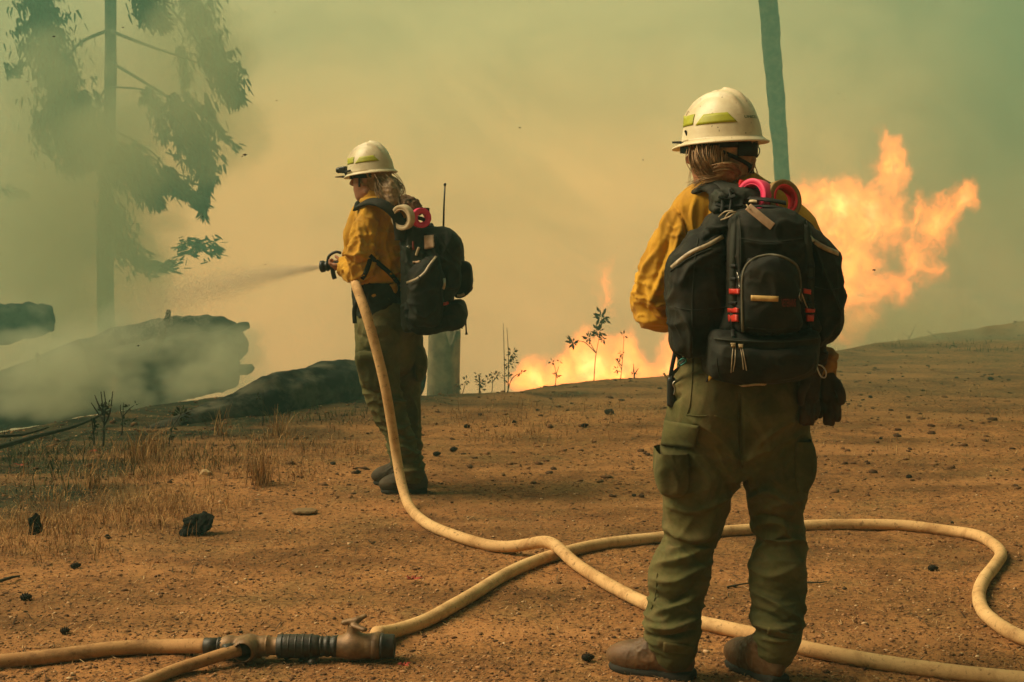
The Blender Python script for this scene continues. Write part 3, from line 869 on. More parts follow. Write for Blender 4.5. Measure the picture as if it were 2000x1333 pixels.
V, F = trunk_mesh([(P(208, 640, YT)[0], YT, -9, .24), (*P(206, 560, YT), .15), (*P(212, 300, YT), .12), (*P(216, 0, YT), .10), (P(222, 0, YT)[0], YT, 13, .10), (P(222, 0, YT)[0], YT, 18, .02)])
mesh_obj('trunk', V, F, M_bark, T1)
boughs = [
 ([(395, 75, 14), (425, 120, 22), (447, 165, 24), (462, 200, 12)], 1.7),
 ([(330, 185, 14), (360, 235, 30), (390, 290, 34), (402, 330, 22), (400, 370, 8), (398, 420, 4)], 1.6),
 ([(225, 285, 16), (252, 320, 32), (285, 360, 30), (312, 395, 10)], 1.9),
 ([(325, 325, 8), (345, 362, 16), (375, 385, 12), (398, 400, 5)], 1.6),
 ([(310, 200, 8), (315, 250, 14), (318, 275, 6)], .8),
 ([(400, 180, 4), (425, 250, 6), (462, 287, 7)], .8),
 ([(60, -40, 30), (90, 60, 42), (95, 120, 38), (100, 170, 24)], 1.1),
 ([(120, 110, 26), (125, 200, 46), (130, 270, 42), (160, 330, 26)], 1.2),
 ([(70, 215, 6), (78, 262, 12), (100, 300, 7)], .8),
 ([(150, 180, 30), (175, 260, 34), (180, 320, 24)], .8),
 ([(270, -30, 22), (290, 20, 26), (322, 52, 14)], 1.3),
 ([(360, -40, 26), (385, 30, 32), (415, 90, 24)], 1.0),
 ([(350, 90, 10), (362, 140, 14), (360, 165, 8)], .8),
 ([(285, 170, 12), (295, 195, 16), (310, 215, 8)], .8),
 ([(222, 400, 16), (235, 450, 26), (255, 500, 22), (300, 522, 14), (340, 515, 8)], .9),
 ([(340, 500, 14), (380, 478, 20), (430, 490, 14)], .45),
 ([(200, 330, 10), (205, 400, 12), (208, 500, 12)], .8),
 ([(10, 120, 6), (22, 145, 14), (40, 130, 6)], .6),
 ([(0, 370, 8), (30, 375, 10), (50, 380, 4)], .5),
 ([(350, 175, 3), (385, 205, 8), (420, 240, 4)], .6),
]
fr = [b for b in boughs if b[1] >= 1.3]; bk = [b for b in boughs if b[1] < 1.3]
V, F = foliage_mesh(fr, YB, 11, (.09, .22), (.010, .026)); mesh_obj('crown', V, F, M_needle, T1, smooth=False)
V, F = foliage_mesh(bk, 24.5, 12); mesh_obj('crown', V, F, M_needle, T1, smooth=False)
for k, (pts, r) in enumerate([([(214, 60), (290, 90), (350, 110), (430, 140)], .035), ([(214, -30), (300, -10), (370, 60), (440, 160)], .04), ([(212, 120), (280, 160), (350, 210), (392, 300), (398, 420)], .035),
                           ([(210, 240), (235, 290), (280, 350), (318, 400)], .035), ([(212, 170), (300, 180), (400, 230), (458, 287)], .02), ([(210, 60), (150, 90), (110, 160), (90, 230)], .035), ([(208, 200), (160, 240), (140, 300), (125, 340)], .03),
                           ([(208, 420), (235, 460), (262, 505), (330, 520)], .03), ([(212, 250), (300, 300), (350, 370), (400, 400)], .02), ([(208, 440), (260, 455), (290, 460)], .015), ([(380, 180), (405, 260), (440, 300)], .012), ([(212, -60), (120, -30), (70, 40), (60, 110)], .04)]):
    q = catmull([P(a, b, YT+(YB-YT)*(i_/(len(pts)-1))**.8*(1 if k < 5 else .3)) for i_, (a, b) in enumerate(pts)], 6)
    V, F = tube(q, np.linspace(r, r*.3, len(q)), 6); mesh_obj('branch', V, F, M_bark, T1)
# bare burnt trunks
M_snag = mat('bleached_snag', (.80, .74, .52), .9, col2=(.66, .60, .42), nscale=9)
def bare_tree(name, pts, label, stubs=5, seg=22, m=None):
    V, F = trunk_mesh(pts, seg)
    root = empty(name, pts[0][:3], label, 'tree'); mesh_obj('trunk', V, F, m or M_bark, root)
    top = np.array(pts[-1]); low = np.array(pts[-2])
    for k in range(stubs):
        f = random.random(); c = low[:3]+(top[:3]-low[:3])*f; a = random.uniform(0, 2*PI); l = random.uniform(.6, 1.6)
        q = catmull([c, c+np.array([math.cos(a)*l*.5, math.sin(a)*l*.5, -.05]), c+np.array([math.cos(a)*l, math.sin(a)*l, -.35*l])], 4)
        V, F = tube(q, np.linspace(.03, .008, len(q)), 6); mesh_obj('branch', V, F, M_bark, root)
bare_tree('dead_tree', [(P(1565, 640, 27)[0], 27.0, -8.0, .17), pw(1542, 520, 26.6, 13.5), pw(1528, 345, 26, 14.5), pw(1514, 172, 25.2, 16.5), pw(1500, 0, 24.4, 18.5), (*P(1480, -260, 23.2), .16), (*P(1444, -700, 21.4), .10), (*P(1420, -1000, 20.4), .03)],
          'tall leaning bare trunk rising behind the helmet of the nearest firefighter')

# ---- small plants against the fire
M_leaf = island_mat('seedling_leaves', [(0, (.018, .026, .010)), (.6, (.035, .048, .018)), (1, (.07, .06, .025))])
def plant(base, stems, leaves, label, Y=None, cat='plant', group=None, leafsize=.03, r=.006):
    """stems: px polylines; leaves: (px, py, radius px, count)"""
    Y = Y or G(*base)[1]
    b = P(base[0], base[1], Y); b[2] = min(b[2], ghz(b[0], Y)+.02)
    root = empty('seedling', b, label, cat, group)
    mb = MB()
    for st in stems:
        q = catmull([P(a, c, Y+random.uniform(-.03, .03)) for a, c in st], 4); mb.add(*tube(q, np.linspace(r, r*.35, len(q)), 5))
    mb.build('stem', M_twig, root)
    if leaves:
        Vs = []; Fs = []; n = 0
        for (a, c, rp, cnt) in leaves:
            ctr = P(a, c, Y); rm = rp*Y/FPX
            for _ in range(cnt):
                d = rng.normal(0, 1, 3); d /= np.linalg.norm(d); o = ctr+d*rm*rng.uniform(.1, .6)
                l = leafsize*rng.uniform(.7, 1.4); s = np.cross(d, rng.normal(0, 1, 3)); s /= np.linalg.norm(s)+1e-9; s *= l*.2
                Vs += [o, o+d*l*.5+s, o+d*l, o+d*l*.5-s]; Fs.append((n, n+1, n+2, n+3)); n += 4
        mesh_obj('foliage', np.array(Vs), Fs, M_leaf, root, smooth=False)
    return root
plant((200, 872), [[(202, 872), (203, 820), (200, 790), (197, 765)], [(203, 820), (206, 790), (203, 764)], [(203, 812), (192, 790), (185, 772)], [(203, 825), (190, 805), (178, 787)], [(204, 830), (215, 805), (220, 765)], [(184, 870), (182, 840), (178, 815)]],
      [(204, 803, 11, 26), (186, 830, 9, 14), (210, 792, 8, 8), (183, 850, 8, 10), (192, 840, 9, 10)], 'tallest dark scorched seedling with upright bare twigs on the left bank', leafsize=.035, r=.007)
plant((239, 850), [[(238, 850), (240, 815), (241, 787)], [(239, 815), (252, 800), (262, 792)], [(240, 820), (235, 800), (236, 790)]], [(240, 822, 10, 18), (252, 795, 4, 5), (264, 791, 4, 5), (256, 826, 6, 5)], 'small dark seedling just right of the tallest scorched one', leafsize=.03, r=.005)
plant((332, 868), [[(330, 868), (337, 835), (352, 812), (356, 803)]], [(355, 812, 15, 34), (337, 834, 6, 8), (332, 852, 5, 6)], 'dark bent seedling with a leafy head on the burnt bank', leafsize=.035, r=.004)
plant((513, 832), [[(513, 832), (514, 800), (514, 762)]], [(503, 776, 5, 6)], 'single thin bare stem in front of the crest log', r=.004)
plant((487, 800), [[(487, 800), (487, 775), (484, 757)]], [(488, 765, 5, 7)], 'short thin stem with few leaves left of the crest log', r=.004)
plant((988, 772), [[(986, 772), (985, 710), (983, 632)], [(992, 772), (993, 700), (990, 640)], [(990, 770), (1000, 740), (1018, 728)]], [(1000, 690, 15, 34), (994, 712, 13, 20), (1005, 708, 10, 14), (992, 735, 8, 12), (1018, 728, 6, 9), (985, 740, 6, 8)], 'tall thin seedling with leafy middle at the left end of the low flames', r=.005)
plant((936, 774), [[(936, 774), (937, 745), (934, 732)]], [(937, 748, 9, 26), (933, 732, 6, 12), (938, 762, 7, 12), (950, 750, 5, 6)], 'stubby dark seedling on the crest between stump and low flames', r=.008)
plant((905, 772), [[(903, 772), (908, 752), (912, 742)]], [(911, 744, 9, 16), (897, 752, 6, 9)], 'small bushy seedling right beside the grey stump', r=.004)
plant((968, 774), [[(960, 774), (962, 745), (958, 730)], [(961, 748), (972, 734), (980, 728)]], [(967, 735, 12, 24), (955, 738, 6, 8)], 'low spreading seedling with horizontal leaves beside the tall thin one', r=.004)
plant((1084, 757), [[(1084, 757), (1086, 730), (1080, 705)], [(1085, 735), (1092, 715)]], [(1086, 733, 7, 14), (1078, 707, 5, 6), (1092, 706, 4, 5)], 'small seedling silhouetted against the middle of the low flames', r=.004)
plant((1170, 746), [[(1160, 746), (1163, 700), (1170, 660), (1176, 615)], [(1164, 690), (1140, 668), (1118, 670)], [(1164, 690), (1148, 662)]], [(1175, 620, 17, 60), (1168, 648, 10, 30), (1150, 660, 12, 26), (1119, 670, 10, 22), (1178, 662, 6, 10)], 'tallest seedling above the low flames with a feathery top', Y=13.0, leafsize=.05, r=.005)
plant((1212, 742), [[(1212, 742), (1216, 700), (1219, 655)], [(1214, 715), (1202, 700)], [(1214, 722), (1207, 708)]], [(1218, 656, 6, 8), (1210, 700, 8, 14), (1206, 722, 8, 14), (1216, 690, 5, 6)], 'wiry seedling in front of the right half of the low flames', r=.004)
plant((1239, 741), [[(1239, 741), (1238, 725), (1237, 711)], [(1239, 732), (1247, 720)]], [(1238, 728, 5, 8)], 'short forked stem at the right end of the low flames', r=.007)
plant((1820, 662), [[(1838, 664), (1822, 655), (1812, 647)], [(1828, 662), (1815, 658)]], [], 'small dark broken twig poking up on the right crest', Y=16.2, r=.012)
plant((1780, 664), [[(1772, 668), (1782, 650), (1790, 630)], [(1776, 660), (1765, 652)]], [], 'thin leaning twig left of the broken twig on the right crest', Y=16.6, r=.007)

# ================================================================== DEBRIS ON THE TRACK
M_char = mat('charcoal', (.011, .011, .008), .9, col2=(.004, .004, .003), nscale=40, bump=.6, bscale=60, spec=.15)
M_cone = mat('cone_brown', (.035, .020, .010), .9, col2=(.012, .009, .006), nscale=50)
M_pale = mat('pale_chip', (.62, .42, .22), .9, nscale=30)
M_red = mat('red_leaf', (.42, .060, .030), .8, col2=(.20, .030, .018), nscale=60)
def rock(name, px, py, wpx, hpx, m, label, cat, group=None, jag=.35, seed=0, el=.8, vox=None):
    g = gp(px, py); s = g[1]/FPX; rx, rz = wpx*s/2, hpx*s/2
    bV, bF = ico(); V = bV
    # one subdivision for shape
    E = {}; F2 = []; V = [tuple(v) for v in V]
    def midp(a, b):
        k = (min(a, b), max(a, b))
        if k not in E: q = (np.array(V[a])+np.array(V[b])); q /= np.linalg.norm(q); E[k] = len(V); V.append(tuple(q))
        return E[k]
    for a, b, c in bF:
        ab, bc, ca = midp(a, b), midp(b, c), midp(c, a); F2 += [(a, ab, ca), (b, bc, ab), (c, ca, bc), (ab, bc, ca)]
    V = np.array(V); V *= (1+jag*fbm(V*1.6+seed*3.1, 3)*1.6)[:, None]
    V = V*[rx, rx*el, rz]+[g[0], g[1], g[2]+rz*.75]
    o = mesh_obj(name, V, F2, m, smooth=False); rebase(o, g); return tag(o, label, cat, group)
ch = empty('bark_chunk', gp(384, 1040), 'largest jagged black charred bark chunk lying near the dry grass', 'charred wood')
for nm, pp in (('slab', [(354, 1018), (372, 1012), (388, 1006), (400, 1010), (414, 1016), (410, 1028), (402, 1040), (378, 1043), (362, 1044), (358, 1030)]), ('splinter', [(350, 1044), (358, 1038), (368, 1040), (372, 1044), (360, 1046)])):
    Yc = G(384, 1042)[1]; f = Field(np.minimum(P(345, 1050, Yc), P(345, 1050, Yc))-[.02, .07, .02], P(420, 1000, Yc)+[.02, .07, .02], .004)
    f.poly(pp, Yc-.03, Yc+.03, .006, sm=1); V, F = f.mesh(0)
    V = V+(normals(V, F)*(fbm(V*38, 4)*.022)[:, None]); V[:, 1] += (V[:, 2]-.03)*.6
    mesh_obj(nm, V, F, M_char, ch, smooth=False)
rock('bark_piece', 71, 1044, 26, 44, M_char, 'upright black charred piece in dry grass near the left edge', 'charred wood', seed=2, el=.4, jag=.6)
rock('bark_piece', 211, 1054, 14, 10, M_char, 'tiny black crumb between the upright piece and the largest chunk', 'charred wood', seed=4, jag=.6)
def cone_thing(px, py, wpx, label, m=M_cone):
    g = gp(px, py); s = g[1]/FPX; L = wpx*s; root = empty('pine_cone', g, label, 'pine cone')
    ang = random.uniform(-.5, .5); d = np.array([math.cos(ang), math.sin(ang), .12]); d /= np.linalg.norm(d); c = g+[0, 0, L*.30]
    T = d; U = np.cross(T, [0, 0, 1.]); U /= np.linalg.norm(U); W = np.cross(U, T)
    V, F = lathe([(-L*.45, L*.10), (-L*.2, L*.26), (.05*L, L*.27), (L*.3, L*.18), (L*.5, L*.03)], c, d, 10); mesh_obj('core', V, F, m, root)
    mb = MB()
    for k in range(46):
        t = k/46; a = k*2.4; r = L*(.30*math.sin(PI*min(1, (t*.82+.16)))); p = c+T*(t-.5)*L*.9
        o = np.cos(a)*U+np.sin(a)*W; sd = np.cross(T, o); w_ = L*.07
        tip = p+o*(r+L*.09)+T*L*.05
        mb.add([p+o*r*.7-sd*w_, p+o*r*.7+sd*w_, tip+sd*w_*.6, tip-sd*w_*.6, p+o*r*.7+T*L*.06], [(0, 1, 2, 3), (3, 2, 4), (1, 4, 2), (0, 3, 4)])
    mb.build('scales', m, root, smooth=False)
cone_thing(148, 1110, 22, 'reddish pine cone lying in the open left of the hoses')
cone_thing(51, 1174, 26, 'dark pine cone nearest the left edge above the lower hose')
cone_thing(127, 1240, 22, 'pine cone just above the hose at lower left')
cone_thing(1148, 1294, 28, 'pine cone in front of the nearest firefighter\'s left boot')
cone_thing(1822, 1114, 22, 'dark pine cone inside the hose loop on the right')
cone_thing(886, 880, 17, 'dark cone right of the hose operator, larger of a close pair')
cone_thing(853, 890, 17, 'dark cone right of the hose operator\'s boots, nearer of a close pair')
cone_thing(912, 832, 14, 'small dark cone between the hose operator and the low flames')
cone_thing(1142, 834, 16, 'dark cone on the track below the low flames')
cone_thing(1690, 1302, 18, 'dark cone touching the hose at lower right')
LUMPS = ['left of the low flames', 'at the left end of the low flames', 'behind the nearest firefighter', 'left of the walking boots', 'just left of the far boots', 'below the forked seedling', 'right of the hanging gloves, below them', 'right of the hanging gloves, higher up', 'near the right edge below the crest', 'below the brass valve', 'behind the left trouser leg', 'left of the left knee', 'above the wye outlet', 'inside the right hose loop, low', 'just above the right hose loop', 'on the orange patch right of the trousers', 'between the two trouser legs']
for k, (a, b, w_) in enumerate(((1004, 822, 10), (1050, 800, 8), (1300, 838, 9), (650, 908, 12), (700, 925, 12), (1190, 806, 20), (1775, 930, 12), (1700, 776, 9), (1935, 742, 12), (560, 1290, 10), (1390, 950, 9), (1238, 968, 10), (470, 1235, 9), (1650, 1150, 9), (1860, 1020, 8), (1720, 860, 8), (1500, 1135, 7))):
    rock('dark_lump', a, b, w_, w_*.6, M_cone, 'small dark burnt lump '+LUMPS[k], 'debris', 'small dark lumps on the track', seed=k)
rock('pale_flake', 402, 930, 20, 12, M_pale, 'pale flake lying in the dry grass', 'debris', seed=8, jag=.5)
rock('flat_stone', 595, 1004, 52, 12, mat('pale_stone', (.24, .15, .07), .9), 'flat pale stone half buried left of the hose', 'stone', seed=9, jag=.2)
def leafy(px, py, wpx, label):
    g = gp(px, py, .012); s = g[1]/FPX; mb = MB()
    for k in range(7):
        a = k*2*PI/7+random.uniform(-.3, .3); l = wpx*s*.5*random.uniform(.6, 1.1); d = np.array([math.cos(a), math.sin(a), random.uniform(0, .5)]); sd = np.cross(d, [0, 0, 1.])*l*.18
        mb.add([g, g+d*l*.5+sd, g+d*l, g+d*l*.5-sd, g+d*l*.5+[0, 0, .006]], [(0, 1, 4), (1, 2, 4), (2, 3, 4), (3, 0, 4)])
    o = mb.build('curled_leaf', M_red, None, False); rebase(o, g); tag(o, label, 'leaf')
leafy(806, 1140, 42, 'curled dry red leaf on the dirt above the valve')
leafy(790, 1306, 36, 'curled dry red leaf below the valve outlet')
leafy(40, 912, 26, 'reddish curled leaf on the dark bank at the left edge')
leafy(183, 886, 22, 'reddish curled leaf at the foot of the tallest scorched seedling')
stick([gp(1420, 1150, .006), gp(1452, 1146, .01), gp(1478, 1140, .006)], .004, 'thin twig on the dirt between the nearest firefighter\'s legs', M_twig, 'twig', 'twig')
stick([gp(1575, 1140, .006), gp(1600, 1142, .01), gp(1615, 1140, .006)], .004, 'thin twig on the dirt right of the nearest firefighter\'s legs', M_twig, 'twig', 'twig')
stick([gp(-10, 1140, .01), gp(20, 1136, .02), gp(38, 1130, .012)], .008, 'short dark stick at the left edge of the track', M_twig, 'twig', 'twig')
# ash flakes in the air
M_ash = mat('ash', (.02, .02, .015), .9)
for k, (a, b, Y, s_) in enumerate(((105, 72, 6, 7), (478, 303, 5, 9), (473, 306, 5, 4), (53, 160, 7, 4), (396, 424, 6, 4), (240, 54, 6, 5), (537, 24, 8, 4), (1015, 250, 7, 5), (1256, 313, 6, 4), (1707, 528, 6, 8), (270, 676, 7, 6), (518, 517, 7, 4), (540, 197, 7, 4), (1637, 183, 9, 3), (1205, 484, 9, 3), (1649, 195, 8, 3), (735, 285, 8, 3))):
    c = P(a, b, Y); s = s_*Y/FPX*.55
    V = np.array([(-1, 0, 0), (0, .3, .5), (1, 0, .1), (.2, -.3, -.4), (0, .15, 0)])*s+c
    o = mesh_obj('ash_flake', V, [(0, 3, 4), (3, 2, 4), (2, 1, 4), (1, 0, 4), (0, 1, 2, 3)], M_ash, smooth=False); rebase(o, c)
    tag(o, {0: 'dark ash flake in front of the conifer, near the top left corner', 1: 'largest bent ash flake floating left of the far helmet', 4: 'dark ash flake at the tip of the lowest conifer bough', 7: 'dark ash flake floating midway between the two helmets', 9: 'dark ash flake floating in front of the tall fire', 10: 'dark ash flake floating in front of the largest fallen log', 8: 'small ash flake just left of the nearest helmet'}.get(k, 'tiny dark ash speck floating in the smoky air'), 'ash flake', 'floating ash flakes')
# ================================================================== PEOPLE AND THEIR GEAR
M_shirt = mat('yellow_shirt', (.66, .35, .022), .85, col2=(.50, .24, .014), nscale=9, bump=.35, bscale=45, weave=260, sheen=.05, dust=.30)
M_trouser = mat('green_trousers', (.112, .104, .031), .88, col2=(.055, .053, .016), nscale=7, bump=.35, bscale=60, weave=240, dust=.38)
M_pack = mat('black_nylon', (.017, .017, .011), .75, col2=(.009, .009, .007), nscale=14, bump=.3, bscale=70, weave=300, spec=.25, dust=.10)
M_pack2 = mat('charcoal_nylon', (.030, .031, .020), .7, col2=(.018, .019, .013), nscale=16, bump=.25, bscale=80, weave=300)
M_webbing = mat('black_webbing', (.014, .014, .011), .7, col2=(.008, .008, .007), nscale=60, bump=.3, bscale=200)
M_skin = mat('skin', (.47, .22, .125), .6, col2=(.37, .155, .085), nscale=18, spec=.4)
M_hair = mat('brown_hair', (.42, .24, .10), .5, col2=(.20, .11, .045), nscale=38, bump=.5, bscale=120, spec=.5)
M_hair_d = mat('dark_blond_hair', (.38, .215, .085), .55, col2=(.16, .090, .036), nscale=38, bump=.5, bscale=120, spec=.5)
M_dark = mat('black_plastic', (.014, .014, .013), .45, col2=(.010, .010, .009), nscale=20, spec=.5)
M_red = mat('red_plastic', (.55, .035, .018), .45, col2=(.42, .025, .014), nscale=40, spec=.5)
M_reflect = mat('reflective_tape', (.46, .36, .22), .45, col2=(.28, .21, .13), nscale=60, spec=.6, bump=.2, bscale=150)
M_boot = mat('brown_leather', (.150, .068, .024), .6, col2=(.075, .036, .014), nscale=14, bump=.4, bscale=50, spec=.4, dust=.6)
M_sole = mat('boot_sole', (.030, .026, .020), .85, nscale=30)
M_lace = mat('bootlace', (.16, .12, .07), .8)
M_metal = mat('dull_metal', (.55, .50, .42), .35, metal=.9, nscale=30)
M_brassy = mat('zip_pull', (.42, .30, .15), .5, nscale=60)
M_pink = mat('pink_tape', (.85, .045, .16), .5, col2=(.75, .035, .12), nscale=30, spec=.4)
M_redtape = mat('red_tape_core', (.80, .035, .045), .6)
M_tan = mat('tan_tape', (.30, .19, .065), .6, col2=(.22, .135, .045), nscale=50)
M_cream = mat('cream_tape', (.66, .52, .33), .6, col2=(.52, .40, .24), nscale=40)
M_tag = mat('leather_tag', (.60, .40, .26), .7, col2=(.46, .29, .18), nscale=40)
M_glove = mat('leather_glove', (.060, .030, .012), .75, col2=(.025, .015, .008), nscale=20, bump=.4, bscale=60)
M_cuff = mat('glove_cuff', (.36, .19, .045), .8, col2=(.20, .10, .03), nscale=25)
M_lensd = mat('dark_lens', (.012, .016, .014), .15, spec=.6)
M_green_txt = mat('green_print', (.008, .10, .03), .6)
M_red_txt = mat('red_print', (.22, .030, .020), .7)

def shell_mat(name, seed):
    m = bpy.data.materials.new(name); m.use_nodes = True
    t = NT(m.node_tree); b = t.n['Principled BSDF']; v = t.add('ShaderNodeTexCoord').outputs['Object']
    v2 = t.vmath('ADD', v, (seed, seed*.7, 0))
    c = t.ramp(t.noise(v2, 9, 5, .6), [(.35, (.62, .50, .30)), (.6, (.78, .68, .46))])
    c = t.mix(t.ramp(t.noise(v2, 75, 3, .5), [(.27, .9), (.33, 0)]), c, (.10, .055, .03))      # scuffs and soot specks
    c = t.mix(t.ramp(t.noise(t.vmath('MULTIPLY', v2, (1, 1, 6)), 26, 5, .7), [(.60, 0), (.72, .45)]), c, (.30, .20, .10))
    t.link(c, b.inputs['Base Color']); b.inputs['Roughness'].default_value = .38; b.inputs['Specular IOR Level'].default_value = .45
    bn = t.add('ShaderNodeBump'); bn.inputs['Strength'].default_value = .12; bn.inputs['Distance'].default_value = .003
    t.link(t.noise(v2, 30, 3), bn.inputs['Height']); t.link(bn.outputs[0], b.inputs['Normal'])
    return m
M_strip = mat('lime_reflective', (.42, .43, .015), .5, col2=(.34, .34, .012), nscale=30, spec=.5)

# ---------------------------------------------------------------- hard hat
def helmet(center, yaw, pitch, roll, seed, label, a=.136, b=.112, hgt=.150, brim=.026, peak=.030, text=None, headlamp=False):
    """center: middle of the brim plane; yaw: direction of the peak"""
    root = empty('hard_hat', center, label, 'hard hat')
    Rm = Matrix.Rotation(yaw, 3, 'Z') @ Matrix.Rotation(pitch, 3, 'Y') @ Matrix.Rotation(roll, 3, 'X'); Rn = np.array(Rm)
    def srf(th, v, off=0.0):
        """v: 0 brim line .. 1 crown; local x = forward"""
        e = math.cos(th); s_ = math.sin(th)
        k = (1-v**2.25)**.5 if v < 1 else 0.0
        k = max(k, 0)*(1-.05*v)
        x = a*e*k*(1.0+.03*e); y = b*s_*k; z = hgt*v*(1-.02*e)
        lat = abs(y)/b
        ridge = 0
        if v > .30:
            w_ = min(1, (v-.30)/.25)
            for c_ in (0, .36):
                ridge += .0095*w_*math.exp(-((lat-c_)/.075)**4)*min(1, max(0, (x/a+.78)/.30))
        if v < .12: ridge += .002*(1-v/.12)
        n = np.array([e*k/a, s_*k/b, .55*max(v, .02)/hgt+.2]); n /= np.linalg.norm(n)
        return np.array([x, y, z])+n*(ridge+off)
    W = lambda p: np.array(center)+Rn@np.asarray(p)
    nt = 96; vs = list(np.linspace(0, .9, 26))+[.93, .955, .975, .988, .996]
    V = []; 
    ths = np.linspace(0, 2*PI, nt, endpoint=False)
    # brim underside inner -> outer edge -> top -> shell
    def brimp(th, r, dz):
        ex = brim+peak*max(0, math.cos(th))**5
        x = (a+ex*r)*math.cos(th); y = (b+ex*r)*math.sin(th)
        return np.array([x, y, dz-.010*r-.006*r*max(0, math.cos(th))**3])
    rows = [[brimp(th, -.3, -.010) for th in ths], [brimp(th, .5, -.007) for th in ths], [brimp(th, .97, -.0045) for th in ths], [brimp(th, 1.03, -.001) for th in ths],
            [brimp(th, .97, .0015) for th in ths], [brimp(th, .5, .001) for th in ths], [brimp(th, .12, .003) for th in ths]]
    for v in vs: rows.append([srf(th, v) for th in ths])
    for r in rows: V += [W(p) for p in r]
    F = []
    for i in range(len(rows)-1):
        for j in range(nt):
            k = (j+1) % nt; F.append((i*nt+j, i*nt+k, (i+1)*nt+k, (i+1)*nt+j))
    V.append(W(srf(0, .9999)*[0, 0, 1])); c_ = len(V)-1; b0 = (len(rows)-1)*nt
    for j in range(nt): F.append((b0+j, b0+(j+1) % nt, c_))
    # inner liner
    n0 = len(V)
    for v in (0, .3, .6, .8): V += [W(srf(th, v)*[.95, .95, .93]+[0, 0, -.004]) for th in ths]
    for i in range(3):
        for j in range(nt):
            k = (j+1) % nt; F.append((n0+i*nt+k, n0+i*nt+j, n0+(i+1)*nt+j, n0+(i+1)*nt+k))
    F.append(tuple(n0+3*nt+j for j in range(nt)))
    for j in range(nt): F.append((j, (j+1) % nt, n0+(j+1) % nt, n0+j))
    mesh_obj('shell', V, F, shell_mat('hat_shell', seed), root)
    def strip(t0, t1, v0, v1, skew0=0, skew1=0, m=M_strip, nm='reflective_strip'):
        nu, nv = 16, 4; q = []
        for o in (.0004, .0022):
            for j in range(nv+1):
                f = j/nv
                for i in range(nu+1):
                    u = i/nu; ta = t0+skew0*f; tb = t1-skew1*f
                    q.append(W(srf(ta+(tb-ta)*u, v0+(v1-v0)*f, o)))
        n1 = (nu+1)*(nv+1); Fq = []
        for j in range(nv):
            for i in range(nu):
                a_ = j*(nu+1)+i; Fq.append((n1+a_, n1+a_+1, n1+a_+nu+2, n1+a_+nu+1))
        for i in range(nu): Fq += [(i, i+1, n1+i+1, n1+i), (nv*(nu+1)+i+1, nv*(nu+1)+i, n1+nv*(nu+1)+i, n1+nv*(nu+1)+i+1)]
        for j in range(nv): Fq += [((j+1)*(nu+1), j*(nu+1), n1+j*(nu+1), n1+(j+1)*(nu+1)), (j*(nu+1)+nu, (j+1)*(nu+1)+nu, n1+(j+1)*(nu+1)+nu, n1+j*(nu+1)+nu)]
        mesh_obj(nm, q, Fq, m, root)
    for sgn in (1, -1):
        strip(sgn*R(28), sgn*R(66), .32, .54, 0, sgn*R(2)); strip(sgn*R(72), sgn*R(138), .30, .50, sgn*R(12), sgn*R(14))
    if text:
        cu = bpy.data.curves.new('print', 'FONT'); cu.body = text[0]; cu.size = 1; cu.offset = .02
        o = bpy.data.objects.new('print', cu); COL.objects.link(o); bpy.context.view_layer.update()
        me = o.to_mesh(); tv = np.array([v.co[:] for v in me.vertices]); tf = [tuple(p.vertices) for p in me.polygons]; o.to_mesh_clear(); bpy.data.objects.remove(o)
        wd = tv[:, 0].max(); tv[:, 0] = (tv[:, 0]/wd-.5)
        q = [W(srf(text[1]+p[0]*text[3], text[2]+p[1]*text[4], .0032)) for p in tv]
        mesh_obj('lettering', q, tf, M_green_txt, root, smooth=False)
    # goggle strap clip at the front and a hanging clip at the back
    return root, W, srf, Rn

# ---------------------------------------------------------------- head of a body field
def head_sdf(f, c, fwd, s=1.0):
    """c: middle of the skull; fwd: unit vector the face looks along"""
    fw = np.array([fwd[0], fwd[1], 0.]); fw /= np.linalg.norm(fw); lt = np.array([-fw[1], fw[0], 0.]); up = np.array([0, 0, 1.])
    Rm = np.stack([fw, lt, up], 1); L = lambda x, y, z: c+Rm@(np.array([x, y, z])*s)
    f.ell(L(0, 0, .03), np.array([.096, .076, .098])*s, Rm=Rm)
    f.ell(L(.032, 0, -.045), np.array([.062, .058, .078])*s, .02, Rm=Rm)
    f.cone(L(.060, 0, -.098), L(.046, 0, -.09), .026*s, .03*s, .02)                 # chin
    f.cone(L(.0, .045, -.075), L(.05, .018, -.10), .018*s, .016*s, .015); f.cone(L(.0, -.045, -.075), L(.05, -.018, -.10), .018*s, .016*s, .015)
    f.cone(L(.090, 0, .012), L(.112, 0, -.030), .008*s, .012*s, .008)                # nose
    f.ell(L(.100, 0, -.036), np.array([.012, .016, .009])*s, .006, Rm=Rm)
    for sg in (1, -1):
        f.ell(L(.092, .031*sg, .008), np.array([.014, .015, .010])*s, .008, Rm=Rm, sub=True)
        f.ell(L(.080, .031*sg, .006), np.array([.013, .013, .010])*s, .002, Rm=Rm)
        f.ell(L(.082, .034*sg, .028), np.array([.012, .020, .006])*s, .008, Rm=Rm)   # brow
        f.ell(L(-.006, .078*sg, -.005), np.array([.018, .008, .030])*s, .006, Rm=Rm) # ear
        f.ell(L(-.002, .086*sg, -.003), np.array([.009, .006, .015])*s, .003, Rm=Rm, sub=True)
    f.ell(L(.088, 0, -.064), np.array([.010, .022, .005])*s, .004, Rm=Rm); f.ell(L(.087, 0, -.075), np.array([.010, .019, .006])*s, .004, Rm=Rm)
    return L, Rm
